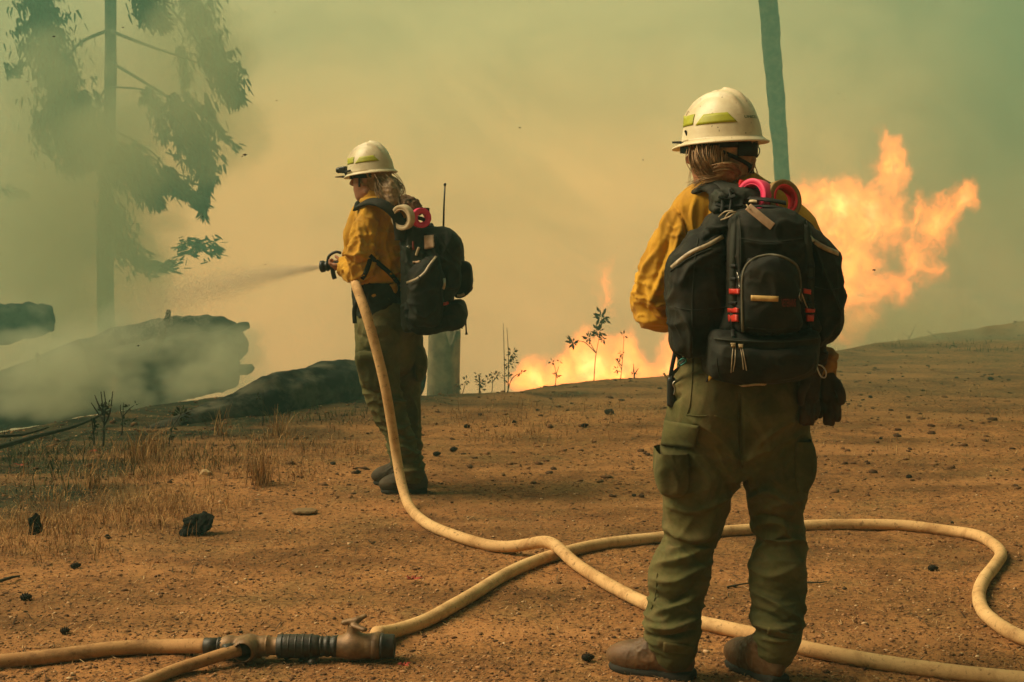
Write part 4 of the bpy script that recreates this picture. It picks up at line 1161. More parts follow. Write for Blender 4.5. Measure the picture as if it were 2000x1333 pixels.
def hand_sdf(f, wrist, d, palm, curl=.5, side=1, s=1.0):
    """d: direction of the fingers, palm: the way the palm faces"""
    d = np.asarray(d, float); d /= np.linalg.norm(d); pn = np.asarray(palm, float); pn -= d*np.dot(pn, d); pn /= np.linalg.norm(pn); w_ = np.cross(d, pn)*side
    for k in range(4):
        o = (k-1.5)*.021*s; f.cone(wrist+w_*o*.6, wrist+d*.085*s+w_*o, .015*s, .0125*s, .008)
    for k, ln in enumerate((.068, .078, .073, .058)):
        o = (k-1.5)*.022*s; p = wrist+d*.088*s+w_*o; a = .15; r = .0095*s
        for sg in (.45, .32, .26):
            dd = d*math.cos(a)+pn*math.sin(a); q = p+dd*ln*sg*1.0*s; f.cone(p, q, r, r*.92, .003); p = q; r *= .92; a += curl*1.25
    p = wrist+d*.02*s+w_*(-.030*s); dd = d*.6-w_*.6+pn*.5; dd /= np.linalg.norm(dd)
    q = p+dd*.045*s; f.cone(p, q, .015*s, .012*s, .008); dd = d*.9+pn*.6; dd /= np.linalg.norm(dd); f.cone(q, q+dd*.045*s, .012*s, .0095*s, .003)

# ---------------------------------------------------------------- cloth folds
def folds(V, F, zones, strokes=(), base=.0022, seed=0, fine=1.0):
    """zones: (point, radius, amplitude, stretch vector); strokes: photograph-pixel fold lines (pts, width px, height m)"""
    N = normals(V, F); amp = np.full(len(V), base)
    wv = fbm(V*4.5+seed, 3)
    big = np.zeros(len(V))
    for (c, r, a, sv) in zones:
        m = np.exp(-(((V-np.asarray(c))/r)**2).sum(1)); q = (V+seed)*np.asarray(sv)*fine
        q = q+np.stack([fbm(V*5+11+seed, 2), fbm(V*5+31+seed, 2), fbm(V*5+51+seed, 2)], 1)*1.1
        rd = 1-np.abs(vnoise(q)); q2 = q*1.9+7; rd2 = 1-np.abs(vnoise(q2)); big += m*a*1.5*((rd**3.4-.36)+.42*(rd2**4-.3))
    D = big+amp*fbm(V*13+seed, 3)*1.5
    if strokes:
        px, py = project(V); face = np.clip(((V-CAMP)*-N).sum(1)/np.linalg.norm(V-CAMP, axis=1)*2.2, 0, 1)
        for pts, wd, h in strokes:
            q = catmull([np.array(p, float) for p in pts], 5); best = np.full(len(V), 1e9); tt = np.zeros(len(V))
            for i in range(len(q)-1):
                a = q[i]; e = q[i+1]-a; t = np.clip(((px-a[0])*e[0]+(py-a[1])*e[1])/(e@e+1e-9), 0, 1)
                d = np.hypot(px-a[0]-t*e[0], py-a[1]-t*e[1]); up = d < best; best = np.where(up, d, best); tt = np.where(up, (i+t)/(len(q)-1), tt)
            D += face*h*1.5*(np.exp(-(best/(wd*.8))**2)+.35*np.exp(-best/(wd*.5)))*np.sin(PI*np.clip(tt*.86+.07, 0, 1))
    return V+N*D[:, None]

# ---------------------------------------------------------------- boots
def boot(parent_pt, heel, toe, label_none, sc=1.0, vox=.005, leather=None):
    leather = leather or M_boot
    root = parent_pt
    h = np.array([heel[0], heel[1], 0.]); t = np.array([toe[0], toe[1], 0.]); d = t-h; Lf = np.linalg.norm(d); d /= Lf; sd = np.array([-d[1], d[0], 0.]); up = np.array([0, 0, 1.])
    h[2] = min(ghz(h[0], h[1]), ghz(t[0], t[1]))-.003
    Rm = np.stack([d, sd, up], 1); L = lambda x, y, z: h+Rm@(np.array([x*Lf, y, z])*[1, 1, 1])
    lo = np.minimum(h, t)-[.09, .09, .03]; hi = np.maximum(h, t)+[.09, .09, .28]
    f = Field(lo, hi, vox)
    f.ell(L(.80, 0, .048), [.072, .048, .042], Rm=Rm); f.ell(L(.60, .004, .055), [.08, .047, .050], .03, Rm=Rm)
    f.ell(L(.20, 0, .055), [.062, .038, .055], .03, Rm=Rm); f.cone(L(.45, 0, .070), L(.27, 0, .105), .036, .038, .04)
    f.cone(L(.24, 0, .06), L(.20, 0, .125), .039, .036, .03); f.cone(L(.62, 0, .055), L(.34, 0, .110), .034, .036, .03)
    V, F = f.mesh(1); V[:, 2] = np.maximum(V[:, 2], h[2]+.018)
    V = folds(V, F, [(L(.45, 0, .09), .07, .006, (60, 60, 30)), (L(.22, 0, .15), .07, .006, (15, 15, 60))], base=.0012)
    b = mesh_obj('boot', V, F, leather, root)
    g = Field(lo, hi, vox)
    for x, w_, l in ((.80, .050, .062), (.60, .049, .07), (.42, .042, .06), (.18, .041, .050)): g.ell(L(x, 0, .014), [l, w_, .024], .02, Rm=Rm)
    g.box(L(.14, 0, .012), [.045, .037, .020], .01, .01, Rm=Rm)
    V, F = g.mesh(1); V[:, 2] = np.maximum(V[:, 2], h[2]); mesh_obj('sole', V, F, M_sole, b)
    bt = BVHTree.FromPolygons([Vector(v.co)+Vector(parent_loc(root)) for v in b.data.vertices], [tuple(p.vertices) for p in b.data.polygons])
    mb = MB()
    for k in range(6):
        x = .66-.055*k; z0 = .14+.016*k
        pth = []
        for j in range(9):
            y = (j/8-.5)*.056; o = Vector(L(x+.02*math.sin(j+k), y, .30)); r = bt.ray_cast(o, Vector((-d[0]*.3, -d[1]*.3, -1)))
            if r[0] is not None: pth.append(np.array(r[0])+[0, 0, .0025])
        if len(pth) > 3: mb.add(*tube(pth, .0022, 5))
    if mb.V: mb.build('laces', M_lace, b)
    return b
def fieldmesh(name, f, m, parent, sm=1, fold=None, **k):
    V, F = f.mesh(sm)
    if fold: V = folds(V, F, **fold)
    return mesh_obj(name, V, F, m, parent, **k), V, F
def hairstrands(parent, m, sets, seed=0, name='strands'):
    """sets: (list of guide points, spread start, spread end, count, radius)"""
    rg = np.random.default_rng(seed); mb = MB()
    for pts, s0, s1, n, r in sets:
        for _ in range(n):
            a = rg.normal(0, 1, 3); b_ = rg.normal(0, 1, 3)*.35; q = []
            for i, p in enumerate(pts):
                t = i/(len(pts)-1); q.append(np.asarray(p)+(a+b_*math.sin(t*5+a[0]*3))*(s0+(s1-s0)*t))
            q = catmull(q, 4); mb.add(*tube(q, np.linspace(r, r*.35, len(q)), 4, cap=False))
    return mb.build(name, m, parent)

# ================================================================== NEAREST FIREFIGHTER
YN = 4.30
def N_(px, py, dy=0.0, r=None):
    p = P(px, py, YN+dy)
    return p if r is None else (*p, r*(YN+dy)/FPX)
near = empty('person', (*N_(1440, 1300)[:2], 0), 'nearest firefighter standing with back turned, yellow shirt and green cargo trousers', 'person')
hn = N_(1409, 292, .00); FN = (-.80, .60)
f = Field(N_(1225, 1335, -.35)-[.1, 0, .05], N_(1610, 190, .5)+[.15, .0, .02], .0062)
Ln, Rn_ = head_sdf(f, hn, FN)
f.chain([N_(1412, 320, .02, 38), N_(1418, 360, .01, 36), N_(1424, 400, .0, 42)], .02)
f.chain([N_(1430, 430, .0, 70), N_(1436, 520, 0, 82), N_(1440, 620, .01, 70), N_(1442, 700, .01, 78), N_(1442, 770, .0, 84)], .03, sc=(1, .72, 1))
f.cone(N_(1350, 432), N_(1530, 432), .055, .055, .03)
f.chain([N_(1348, 435, 0, 30), N_(1320, 510, .02, 27), N_(1290, 590, .05, 24), N_(1315, 590, .17, 21), N_(1375, 570, .30, 17)], .02)
f.chain([N_(1532, 435, 0, 30), N_(1560, 510, .02, 27), N_(1588, 590, .05, 24), N_(1560, 590, .17, 21), N_(1500, 570, .30, 17)], .02)
hand_sdf(f, N_(1378, 570, .31), (.9, .35, .05), (.1, 0, -1), .5, 1); hand_sdf(f, N_(1497, 568, .32), (-.9, .35, .05), (-.1, 0, -1), .5, -1)
f.chain([N_(1385, 780, .01, 58), N_(1366, 900, 0, 50), N_(1352, 1050, .01, 36), N_(1330, 1160, -.02, 34), N_(1322, 1270, -.02, 24)], .03)
f.chain([N_(1500, 780, .01, 58), N_(1518, 900, 0, 50), N_(1522, 1050, .01, 36), N_(1520, 1160, -.02, 34), N_(1520, 1270, -.04, 24)], .03)
fieldmesh('body', f, M_skin, near)

# trousers
f = Field(N_(1250, 1300, -.35)*[1, 1, 0]-[.06, 0, -.03], N_(1620, 660, .25)+[.05, 0, .05], .0055)
f.chain([N_(1442, 676, .01, 112), N_(1442, 740, .0, 122), N_(1441, 800, .0, 128), N_(1441, 848, .0, 118)], .02, sc=(1, .70, 1))
f.ell(N_(1392, 790, -.07), [.10, .09, .13], .05); f.ell(N_(1492, 790, -.07), [.10, .09, .13], .05)
legL = [(1374, 800, 0, 70), (1368, 870, 0, 74), (1364, 925, 0, 72), (1356, 1000, .0, 63), (1345, 1055, .01, 48), (1337, 1090, -.01, 53), (1327, 1124, -.02, 61), (1322, 1170, -.03, 55), (1315, 1206, -.05, 56), (1314, 1230, -.06, 57), (1316, 1250, -.065, 45), (1319, 1276, -.065, 40)]
legR = [(1508, 800, 0, 70), (1513, 870, 0, 70), (1518, 925, 0, 66), (1517, 1000, .0, 54), (1526, 1050, .01, 49), (1519, 1110, -.02, 56), (1518, 1160, -.03, 54), (1519, 1200, -.06, 51), (1521, 1228, -.075, 45), (1518, 1250, -.08, 42), (1516, 1272, -.080, 38)]
f.chain([N_(*p[:3], p[3]) for p in legL], .02, sc=(1, .94, 1), n=4); f.chain([N_(*p[:3], p[3]) for p in legR], .02, sc=(1, .94, 1), n=4)
f.cone(N_(1438, 1060, .0), N_(1447, 940, .0), .085, .034, .01, sc=(.5, 4, 1), sub=True)
stk = [([(1300, 985), (1345, 1000), (1395, 985), (1430, 960)], 7, .007), ([(1300, 1030), (1350, 1050), (1400, 1035)], 8, .008), ([(1395, 1060), (1340, 1090), (1275, 1105)], 9, .010), ([(1300, 1060), (1340, 1072), (1380, 1110)], 7, -.007),
       ([(1270, 1130), (1320, 1135), (1385, 1100)], 9, .008), ([(1272, 1160), (1320, 1175), (1370, 1130)], 8, -.008), ([(1275, 1200), (1320, 1185), (1368, 1160)], 8, .009), ([(1262, 1222), (1310, 1228), (1370, 1205)], 7, .012), ([(1262, 1240), (1310, 1246), (1362, 1230)], 6, -.012),
       ([(1455, 985), (1500, 960), (1560, 1000)], 8, .009), ([(1465, 1010), (1510, 1010), (1568, 1030)], 7, -.007), ([(1475, 1040), (1520, 1060), (1572, 1050)], 8, .009), ([(1470, 1090), (1500, 1060), (1530, 1040)], 7, .008),
       ([(1465, 1110), (1510, 1125), (1572, 1100)], 8, .006), ([(1466, 1150), (1515, 1180), (1568, 1215)], 8, .011), ([(1466, 1190), (1510, 1205), (1560, 1235)], 7, -.010), ([(1475, 1215), (1515, 1228), (1562, 1218)], 7, .011), ([(1478, 1245), (1520, 1252), (1555, 1250)], 5, .007),
       ([(1420, 860), (1448, 900), (1490, 880), (1560, 850)], 8, .006), ([(1330, 770), (1300, 790)], 6, -.006), ([(1335, 745), (1310, 760)], 6, .006), ([(1446, 770), (1446, 920)], 4, -.009), ([(1340, 815), (1400, 850), (1440, 900)], 7, .005), ([(1560, 820), (1500, 850), (1455, 905)], 7, .005)]
fo = dict(zones=[(N_(1345, 1050, -.05), .13, .010, (9, 9, 20)), (N_(1522, 1050, -.05), .13, .010, (9, 9, 20)), (N_(1315, 1205, -.05), .12, .013, (7, 9, 26)), (N_(1520, 1205, -.05), .12, .013, (9, 7, 26)), (N_(1442, 900, -.1), .13, .008, (16, 16, 13)), (N_(1330, 880, 0), .2, .006, (14, 14, 8)), (N_(1540, 880, 0), .2, .006, (14, 14, 8))], strokes=stk, base=.0032, seed=3)
_, tV, tF = fieldmesh('trousers', f, M_trouser, near, 2, fo)
tb = bvh(tV, tF)
# cargo pockets (bellows bag, flap, seams)
f = Field(N_(1268, 990, -.25), N_(1350, 855, .2), .005)
f.poly([(1298, 840), (1338, 844), (1345, 900), (1344, 955), (1332, 974), (1304, 972), (1290, 960), (1286, 905)], YN-.130, YN+.05, .022, sm=3)
pk, fcV, fcF = fieldmesh('cargo_pocket', f, M_trouser, near, 1, dict(zones=[(N_(1310, 920, -.1), .1, .006, (14, 14, 10))], base=.002, seed=8))
tbp = bvh(np.concatenate([tV, fcV]), np.concatenate([tF, fcF+len(tV)]))
V, F = patch(tbp, [(1291, 820), (1366, 832), (1358, 876), (1284, 868)], .0, .012, 16, 8, .002); fl = mesh_obj('pocket_flap', V, F, M_trouser, near)
f = Field(N_(1545, 985, -.25), N_(1605, 835, .2), .005)
f.poly([(1562, 845), (1588, 865), (1597, 895), (1594, 935), (1578, 965), (1566, 974), (1556, 950), (1552, 890)], YN-.10, YN+.09, .016, sm=3)
fieldmesh('cargo_pocket', f, M_trouser, near, 1, dict(zones=[], base=.003, seed=9))
for pts, w_ in (([(1353, 700), (1352, 740), (1348, 790), (1341, 812)], .004), ([(1342, 810), (1362, 813), (1382, 812)], .003), ([(1395, 812), (1440, 822)], .002), ([(1444, 768), (1446, 840), (1448, 915)], .005), ([(1283, 1120), (1281, 1160), (1272, 1190)], .004), ([(1350, 728), (1365, 731), (1380, 730)], .004)):
    pth, Nn = stuck_path(tb, pts, .0012, 6); V, F = ribbon(pth, Nn, w_, .002); mesh_obj('seam', V, F, M_trouser, near)
V, F = patch(tb, [(1296, 1254), (1356, 1262), (1354, 1280), (1295, 1272)], .001, .006, 10, 4); mesh_obj('cuff_tab', V, F, M_trouser, near)
V, F = patch(tb, [(1500, 1226), (1556, 1240), (1552, 1252), (1498, 1240)], .001, .006, 10, 4); mesh_obj('cuff_tab', V, F, M_trouser, near)
V, F = patch(tb, [(1372, 700), (1395, 702), (1392, 742), (1378, 738)], .001, .004, 6, 6); mesh_obj('belt_loop', V, F, M_trouser, near)

# shirt
f = Field(N_(1225, 720, -.30)-[.05, 0, 0], N_(1640, 335, .42)+[.04, 0, .03], .0055)
f.chain([N_(1428, 392, .0, 66), N_(1432, 425, .0, 92), N_(1438, 480, 0, 110), N_(1440, 560, 0, 108), N_(1441, 640, .0, 104), N_(1442, 700, 0, 108)], .03, sc=(1, .68, 1))
f.cone(N_(1362, 405), N_(1510, 405), .058, .058, .04); f.chain([N_(1417, 352, .01, 42), N_(1420, 375, .0, 48)], .03)
armL = [(1352, 418, 0, 38), (1332, 450, .0, 45), (1312, 500, .01, 49), (1294, 550, .03, 52), (1286, 592, .06, 51), (1300, 604, .12, 46), (1340, 590, .22, 36), (1375, 575, .30, 27)]
armR = [(1528, 418, 0, 38), (1550, 450, .0, 45), (1566, 500, .01, 47), (1580, 550, .03, 46), (1584, 592, .06, 43), (1572, 604, .12, 40), (1540, 590, .22, 34), (1502, 575, .30, 27)]
f.chain([N_(*p[:3], p[3]) for p in armL], .03); f.chain([N_(*p[:3], p[3]) for p in armR], .03)
stk = [([(1316, 402), (1336, 432), (1345, 470), (1342, 500)], 4.5, -.010), ([(1306, 404), (1290, 450), (1272, 500)], 8, .005), ([(1322, 425), (1306, 470), (1290, 520), (1275, 560)], 7, -.006), ([(1330, 445), (1318, 490), (1300, 540)], 6, .009), ([(1262, 560), (1280, 590), (1308, 600)], 7, .010), ([(1250, 600), (1275, 620), (1308, 622)], 6, -.008), ([(1300, 500), (1285, 560), (1262, 610)], 7, .007),
       ([(1360, 385), (1352, 420), (1358, 470)], 7, .005), ([(1385, 400), (1378, 440), (1372, 480)], 6, -.005), ([(1305, 440), (1318, 446), (1330, 440)], 3, .004), ([(1303, 455), (1316, 462), (1330, 458)], 3, .004), ([(1250, 550), (1262, 520), (1290, 480)], 6, .006)]
fo = dict(zones=[(N_(1285, 590, .0), .12, .016, (12, 12, 26)), (N_(1330, 440, 0), .09, .007, (22, 22, 12)), (N_(1290, 520, 0), .12, .010, (18, 18, 10)), (N_(1380, 430, -.1), .1, .006, (20, 14, 9))], strokes=stk, base=.0030, seed=21)
_, sV, sF = fieldmesh('shirt', f, M_shirt, near, 2, fo); sb = bvh(sV, sF)
# collar
mb = MB()
q = np.array([N_(1420+46*math.cos(a), 366-10*math.sin(a)*0+3*math.cos(a), .075*math.sin(a)*1.0) for a in np.linspace(0, 2*PI, 30)])
V, F = tube(q, .016, 10, flat=1.0); mb.add(V*1.0, F); mb.build('collar', M_shirt, near)
for a, b in (((1322, 1252), None),): pass
boot(near, G(1350, 1327)[:2], G(1196, 1303)[:2], None)
boot(near, G(1520, 1334)[:2], G(1432, 1294)[:2], None)

# hair
fw, lt = Rn_[:, 0], Rn_[:, 1]
f = Field(hn-[.16, .16, .19], hn+[.16, .16, .10], .005)
f.ell(Ln(-.012, 0, .022), np.array([.098, .083, .092]), Rm=Rn_); f.ell(Ln(-.045, 0, -.045), [.055, .062, .055], .03, Rm=Rn_)
f.ell(Ln(.10, 0, -.03), [.085, .075, .16], .01, Rm=Rn_, sub=True)
f.ell(N_(1418, 338, -.075), [.042, .035, .032], .02); f.ell(N_(1402, 352, -.06), [.032, .03, .026], .015)
hair, hV, hF = fieldmesh('hair', f, M_hair, near, 1, dict(zones=[(hn, .2, .006, (26, 26, 60))], base=.002, seed=5))
hb = bvh(hV, hF)
A_ = [([N_(1362+k*9, 290, -.09+.02*abs(k-4)*.3), N_(1366+k*8, 312, -.095), N_(1385+k*5, 335, -.09), N_(1408, 345, -.085)], .006, .008, 26, .0016) for k in range(7)]
A_ += [([N_(1352, 292, -.03), N_(1352, 318, -.04), N_(1368, 342, -.05), N_(1400, 350, -.07)], .008, .008, 40, .0016)]
A_ += [([N_(1468, 300, -.05), N_(1466, 325, -.05), N_(1450, 345, -.05), N_(1430, 350, -.06)], .006, .008, 30, .0016)]
A_ += [([N_(1400, 330, -.10), N_(1420, 326, -.112), N_(1438, 335, -.10), N_(1432, 350, -.09), N_(1405, 355, -.09)], .006, .006, 60, .002)]
A_ += [([N_(1405, 345, -.09), N_(1385, 350, -.09), N_(1365, 352, -.08), N_(1350, 360, -.08)], .005, .010, 30, .0012)]
A_ += [([N_(1352, 315, -.02), N_(1349, 340, -.02), N_(1346, 362, -.02)], .002, .005, 5, .0007), ([N_(1470, 318, -.03), N_(1478, 340, -.03), N_(1474, 360, -.03)], .003, .008, 7, .0007)]
hairstrands(near, M_hair, A_, 3)
# sunglasses and straps under the hat
for y_s in (.034, -.034):
    V, F = boxm(Ln(.094, y_s, .006), (.004, .026, .019), Rn_); mesh_obj('sunglass_lens', V, F, M_dark, near, False)
for sd in (1, -1):
    V, F = tube([Ln(.088, .070*sd, .012), Ln(.04, .082*sd, .012), Ln(-.01, .084*sd, .004)], .004, 6); mesh_obj('temple_arm', V, F, M_dark, near)
V, F = boxm(Ln(.075, .080, .004), (.020, .002, .017), Rn_); mesh_obj('side_lens', V, F, M_lensd, near, False)

hat, W_, srf, _ = helmet(Ln(-.004, 0, .026), math.atan2(FN[1], FN[0]), R(3), R(0), 1.3, 'scuffed cream hard hat with lime strips on the nearest firefighter', text=('UNICO', R(166), .37, R(30), .075), a=.124, b=.104, hgt=.146, brim=.018, peak=.022)
# suspension band, nape strap, chin-strap loop hanging at the right
def bandpts(z0, z1, a0, a1, k=1.03, n=30):
    return [Ln(-.004+.100*k*math.cos(a), .084*k*math.sin(a), z0+(z1-z0)*i/(n-1)) for i, a in enumerate(np.linspace(a0, a1, n))]
def band(pts, c, wd, th, m, parent, nm):
    pts = np.array(pts); Nn = pts-np.array(c)[None]; Nn[:, 2] = 0; Nn /= np.linalg.norm(Nn, axis=1, keepdims=True)
    V, F = ribbon(pts, Nn, wd, th); return mesh_obj(nm, V, F, m, parent)
band(bandpts(.018, .018, R(60), R(300)), Ln(0, 0, 0), .034, .003, M_webbing, hat, 'headband')
band(bandpts(-.004, -.004, R(140), R(262), 1.04), Ln(0, 0, 0), .040, .004, M_webbing, hat, 'nape_strap')
band(bandpts(-.060, -.060, R(172), R(240), .93), Ln(0, 0, 0), .026, .004, M_webbing, hat, 'ratchet')
band(bandpts(.012, -.055, R(80), R(175), 1.0), Ln(0, 0, 0), .012, .003, M_webbing, hat, 'chin_strap')
V, F = tube(catmull([N_(1474, 283, -.04), N_(1481, 287, -.04), N_(1484, 296, -.04), N_(1478, 308, -.04), N_(1472, 302, -.04)], 5), .0016, 6); mesh_obj('wire_clip', V, F, M_dark, hat)
for q, r_, nm, mm in (([(1338, 255), (1343, 265), (1350, 276)], .006, 'goggle_clip', M_dark), ([(1340, 263), (1352, 273), (1362, 280)], .005, 'goggle_clip', M_dark), ([(1346, 280), (1354, 284), (1358, 278)], .003, 'clip_cord', M_red)):
    pth = catmull([N_(a, b, -.02) for a, b in q], 4); V, F = tube(pth, np.linspace(r_*.5, r_, len(pth)), 6); mesh_obj(nm, V, F, mm, hat)
V, F = boxm(N_(1335, 279, .05), (.022, .03, .003), Rn_); 
mesh_obj('peak_pad', V, F, M_dark, hat, False)

# ---------------------------------------------------------------- near backpack
pack = empty('backpack', N_(1480, 740, -.25), 'large black backpack with two side panels worn by the nearest firefighter', 'backpack')
def K(px, py, dy=0.0): return P(px, py, YN+dy)
f = Field(K(1290, 720, -.42)-[.03, 0, 0], K(1680, 395, .0)+[.03, 0, .02], .0055)
f.poly([(1404, 418), (1436, 414), (1436, 520), (1432, 640), (1418, 694), (1380, 704), (1345, 698), (1320, 690), (1312, 650), (1308, 590), (1308, 540), (1312, 508), (1338, 478), (1356, 458), (1378, 448), (1388, 428)], YN-.245, YN-.075, .045, sm=3, bulge=.04)
_, wV, wF = fieldmesh('side_panel', f, M_pack, pack, 2, dict(zones=[(K(1370, 480, -.2), .12, .008, (14, 14, 20)), (K(1350, 620, -.2), .16, .010, (13, 13, 8))], strokes=[([(1330, 560), (1350, 520), (1400, 490)], 8, .008), ([(1322, 600), (1350, 640), (1350, 690)], 8, .008), ([(1380, 445), (1400, 450), (1425, 440)], 5, .01), ([(1375, 470), (1395, 455), (1425, 455)], 4, -.008)], base=.003, seed=31))
f = Field(K(1540, 705, -.42)-[.03, 0, 0], K(1680, 395, .0)+[.03, 0, .02], .0055)
f.poly([(1548, 418), (1572, 424), (1600, 446), (1634, 482), (1644, 520), (1652, 566), (1657, 618), (1652, 648), (1630, 668), (1602, 678), (1570, 684), (1552, 600), (1548, 500)], YN-.245, YN-.075, .045, sm=3, bulge=.04)
_, wV2, wF2 = fieldmesh('side_panel', f, M_pack, pack, 2, dict(zones=[(K(1610, 480, -.2), .12, .008, (14, 14, 20)), (K(1620, 600, -.2), .16, .010, (13, 13, 8))], strokes=[([(1585, 460), (1610, 540), (1640, 610)], 7, .009), ([(1640, 610), (1620, 650), (1600, 665)], 7, .006)], base=.003, seed=33))
f = Field(K(1375, 775, -.50)-[.03, 0, 0], K(1625, 400, -.05)+[.03, 0, .03], .0055)
f.poly([(1444, 414), (1480, 408), (1540, 410), (1572, 424), (1586, 450), (1592, 520), (1596, 600), (1600, 660), (1420, 660), (1422, 600), (1424, 520), (1428, 450)], YN-.31, YN-.10, .045, sm=3, bulge=.05)
_, mV, mF = fieldmesh('main_bag', f, M_pack, pack, 2, dict(zones=[(K(1510, 450, -.3), .15, .006, (12, 12, 16))], strokes=[([(1450, 470), (1500, 478), (1560, 472)], 6, .006), ([(1445, 430), (1448, 500), (1446, 600)], 5, .006), ([(1575, 440), (1582, 520), (1585, 600)], 5, .006)], base=.003, seed=35))
f = Field(K(1430, 668, -.55)-[.03, 0, 0], K(1590, 480, -.20)+[.03, 0, .03], .005)
f.poly([(1452, 530), (1470, 506), (1506, 497), (1540, 506), (1560, 528), (1564, 590), (1566, 650), (1446, 650), (1448, 590)], YN-.385, YN-.29, .03, sm=3, bulge=.03)
_, pV, pF = fieldmesh('front_pocket', f, M_pack, pack, 2, dict(zones=[(K(1510, 560, -.4), .15, .006, (12, 12, 16))], base=.0025, seed=37))
f = Field(K(1375, 780, -.55)-[.03, 0, 0], K(1625, 630, -.05)+[.03, 0, .03], .0055)
f.poly([(1396, 652), (1440, 650), (1520, 655), (1600, 650), (1606, 690), (1598, 730), (1560, 748), (1480, 756), (1410, 748), (1392, 738), (1390, 700)], YN-.36, YN-.10, .035, sm=3, bulge=.04)
_, lV, lF = fieldmesh('lumbar_pocket', f, M_pack, pack, 2, dict(zones=[(K(1500, 700, -.4), .2, .006, (10, 10, 18))], strokes=[([(1400, 662), (1450, 668), (1520, 668), (1596, 660)], 4, .007), ([(1400, 672), (1500, 680), (1596, 672)], 4, -.006)], base=.003, seed=39))
allV = np.concatenate([wV, wV2, mV, pV, lV]); o = 0; Fs = []
for v_, f_ in ((wV, wF), (wV2, wF2), (mV, mF), (pV, pF), (lV, lF)): Fs.append(f_+o); o += len(v_)
kb = bvh(allV, np.concatenate(Fs))
def rib(name, pts, wpx, m, parent=pack, bt=None, th=.002, off=.001, n=8, bridge=None):
    bt = bt or kb
    pth, Nn = stuck_path(bt, pts, off, n); V, F = ribbon(pth, Nn, wpx*YN/FPX, th); return mesh_obj(name, V, F, m, parent)
def cord(name, pts, rpx, m, parent=pack, bt=None, off=.002):
    pth, Nn = stuck_path(bt or kb, pts, off, 8); V, F = tube(pth, rpx*YN/FPX, 6); return mesh_obj(name, V, F, m, parent)
rib('reflective_strip', [(1312, 524), (1330, 508), (1345, 497), (1362, 488), (1385, 478), (1412, 462)], 8, M_reflect, th=.003)
rib('reflective_strip', [(1579, 463), (1595, 476), (1614, 486), (1637, 496)], 9, M_reflect, th=.003)
rib('piping', [(1310, 530), (1330, 516), (1347, 504), (1390, 485)], 2, M_pack2, th=.003)
rib('webbing_strap', [(1437, 418), (1434, 460), (1432, 520), (1432, 580), (1434, 640)], 13, M_pack2, th=.003)
rib('webbing_strap', [(1574, 440), (1580, 500), (1582, 560), (1584, 640)], 12, M_pack2, th=.003)
cord('zip_piping', [(1451, 648), (1450, 590), (1452, 535), (1470, 508), (1506, 499), (1540, 508), (1560, 530), (1564, 590)], 2.6, mat('grey_piping', (.13, .115, .075), .6), off=.002)
cord('zip_piping', [(1396, 662), (1440, 666), (1520, 668), (1598, 660)], 1.6, M_pack2)
rib('reflective_label', [(1467, 582), (1493, 583.5), (1520, 584)], 10, mat('yellow_label', (.60, .38, .13), .5, nscale=50), th=.002, n=6)
rib('reflective_strip', [(1424, 750), (1450, 753), (1480, 750), (1516, 752)], 4.5, M_reflect, th=.003)
for (a, b, c_, d_, h_) in ((1427, 569, 1446, 570, 10), (1424, 606, 1444, 607, 8), (1424, 622, 1443, 622, 14), (1568, 568, 1582, 570, 9), (1572, 606, 1588, 607, 8), (1574, 621, 1587, 622, 13)):
    V, F = patch(kb, [(a, b-h_/2), (c_, d_-h_/2), (c_, d_+h_/2), (a, b+h_/2)], .002, .009, 6, 4, .003); mesh_obj('buckle', V, F, M_red, pack)
for pts in ([(1432, 676), (1430, 700), (1428, 728)], [(1436, 676), (1436, 700), (1432, 726)], [(1446, 678), (1450, 700), (1452, 722)], [(1450, 680), (1454, 700), (1458, 724)]): cord('drawcord', pts, 1.0, M_reflect)
for a, b in ((1432, 674), (1447, 676)):
    V, F = patch(kb, [(a-5, b-4), (a+5, b-4), (a+4, b+5), (a-4, b+5)], .002, .008, 4, 4, .003); mesh_obj('zip_pull', V, F, M_brassy, pack)
cord('key_ring', [(1562, 564), (1567, 578), (1572, 592), (1578, 606)], 1.3, M_metal); cord('key_ring', [(1564, 562), (1560, 580), (1565, 590)], 1.0, M_metal)
for pts, r_ in (([(1364, 466), (1356, 520), (1352, 600), (1352, 690)], 1.0), ([(1590, 470), (1606, 520), (1626, 570), (1644, 612)], 1.1), ([(1446, 466), (1500, 474), (1568, 466)], .9), ([(1318, 600), (1350, 606), (1420, 600)], .8),
                ([(1444, 420), (1447, 470), (1446, 520)], .9), ([(1572, 426), (1580, 450), (1584, 470)], 1.2), ([(1460, 640), (1510, 644), (1556, 640)], .8), ([(1400, 700), (1404, 730), (1412, 744)], .9), ([(1594, 690), (1592, 720), (1584, 738)], .9), ([(1590, 560), (1620, 566), (1650, 560)], .7)): cord('seam', pts, r_, M_pack2, off=.0015)
for pts in ([(1426, 520), (1438, 520)], [(1426, 545), (1438, 545)], [(1576, 520), (1588, 521)], [(1578, 545), (1590, 545)], [(1424, 592), (1440, 592)], [(1576, 592), (1592, 592)]): rib('webbing_loop', pts, 6, M_webbing, th=.004, off=.003)
for pts in ([(1433, 628), (1431, 645), (1432, 660)], [(1580, 626), (1583, 642), (1580, 655)]): rib('strap_end', pts, 7, M_webbing, th=.003, off=.004)
for k in range(9):
    a_ = 1458+k*12; rib('stitched_tab', [(a_, 652), (a_+6, 652)], 3, M_pack2, th=.003, off=.002, n=3)
cord('lace', [(1440, 532), (1444, 545), (1445, 562)], .9, M_metal)
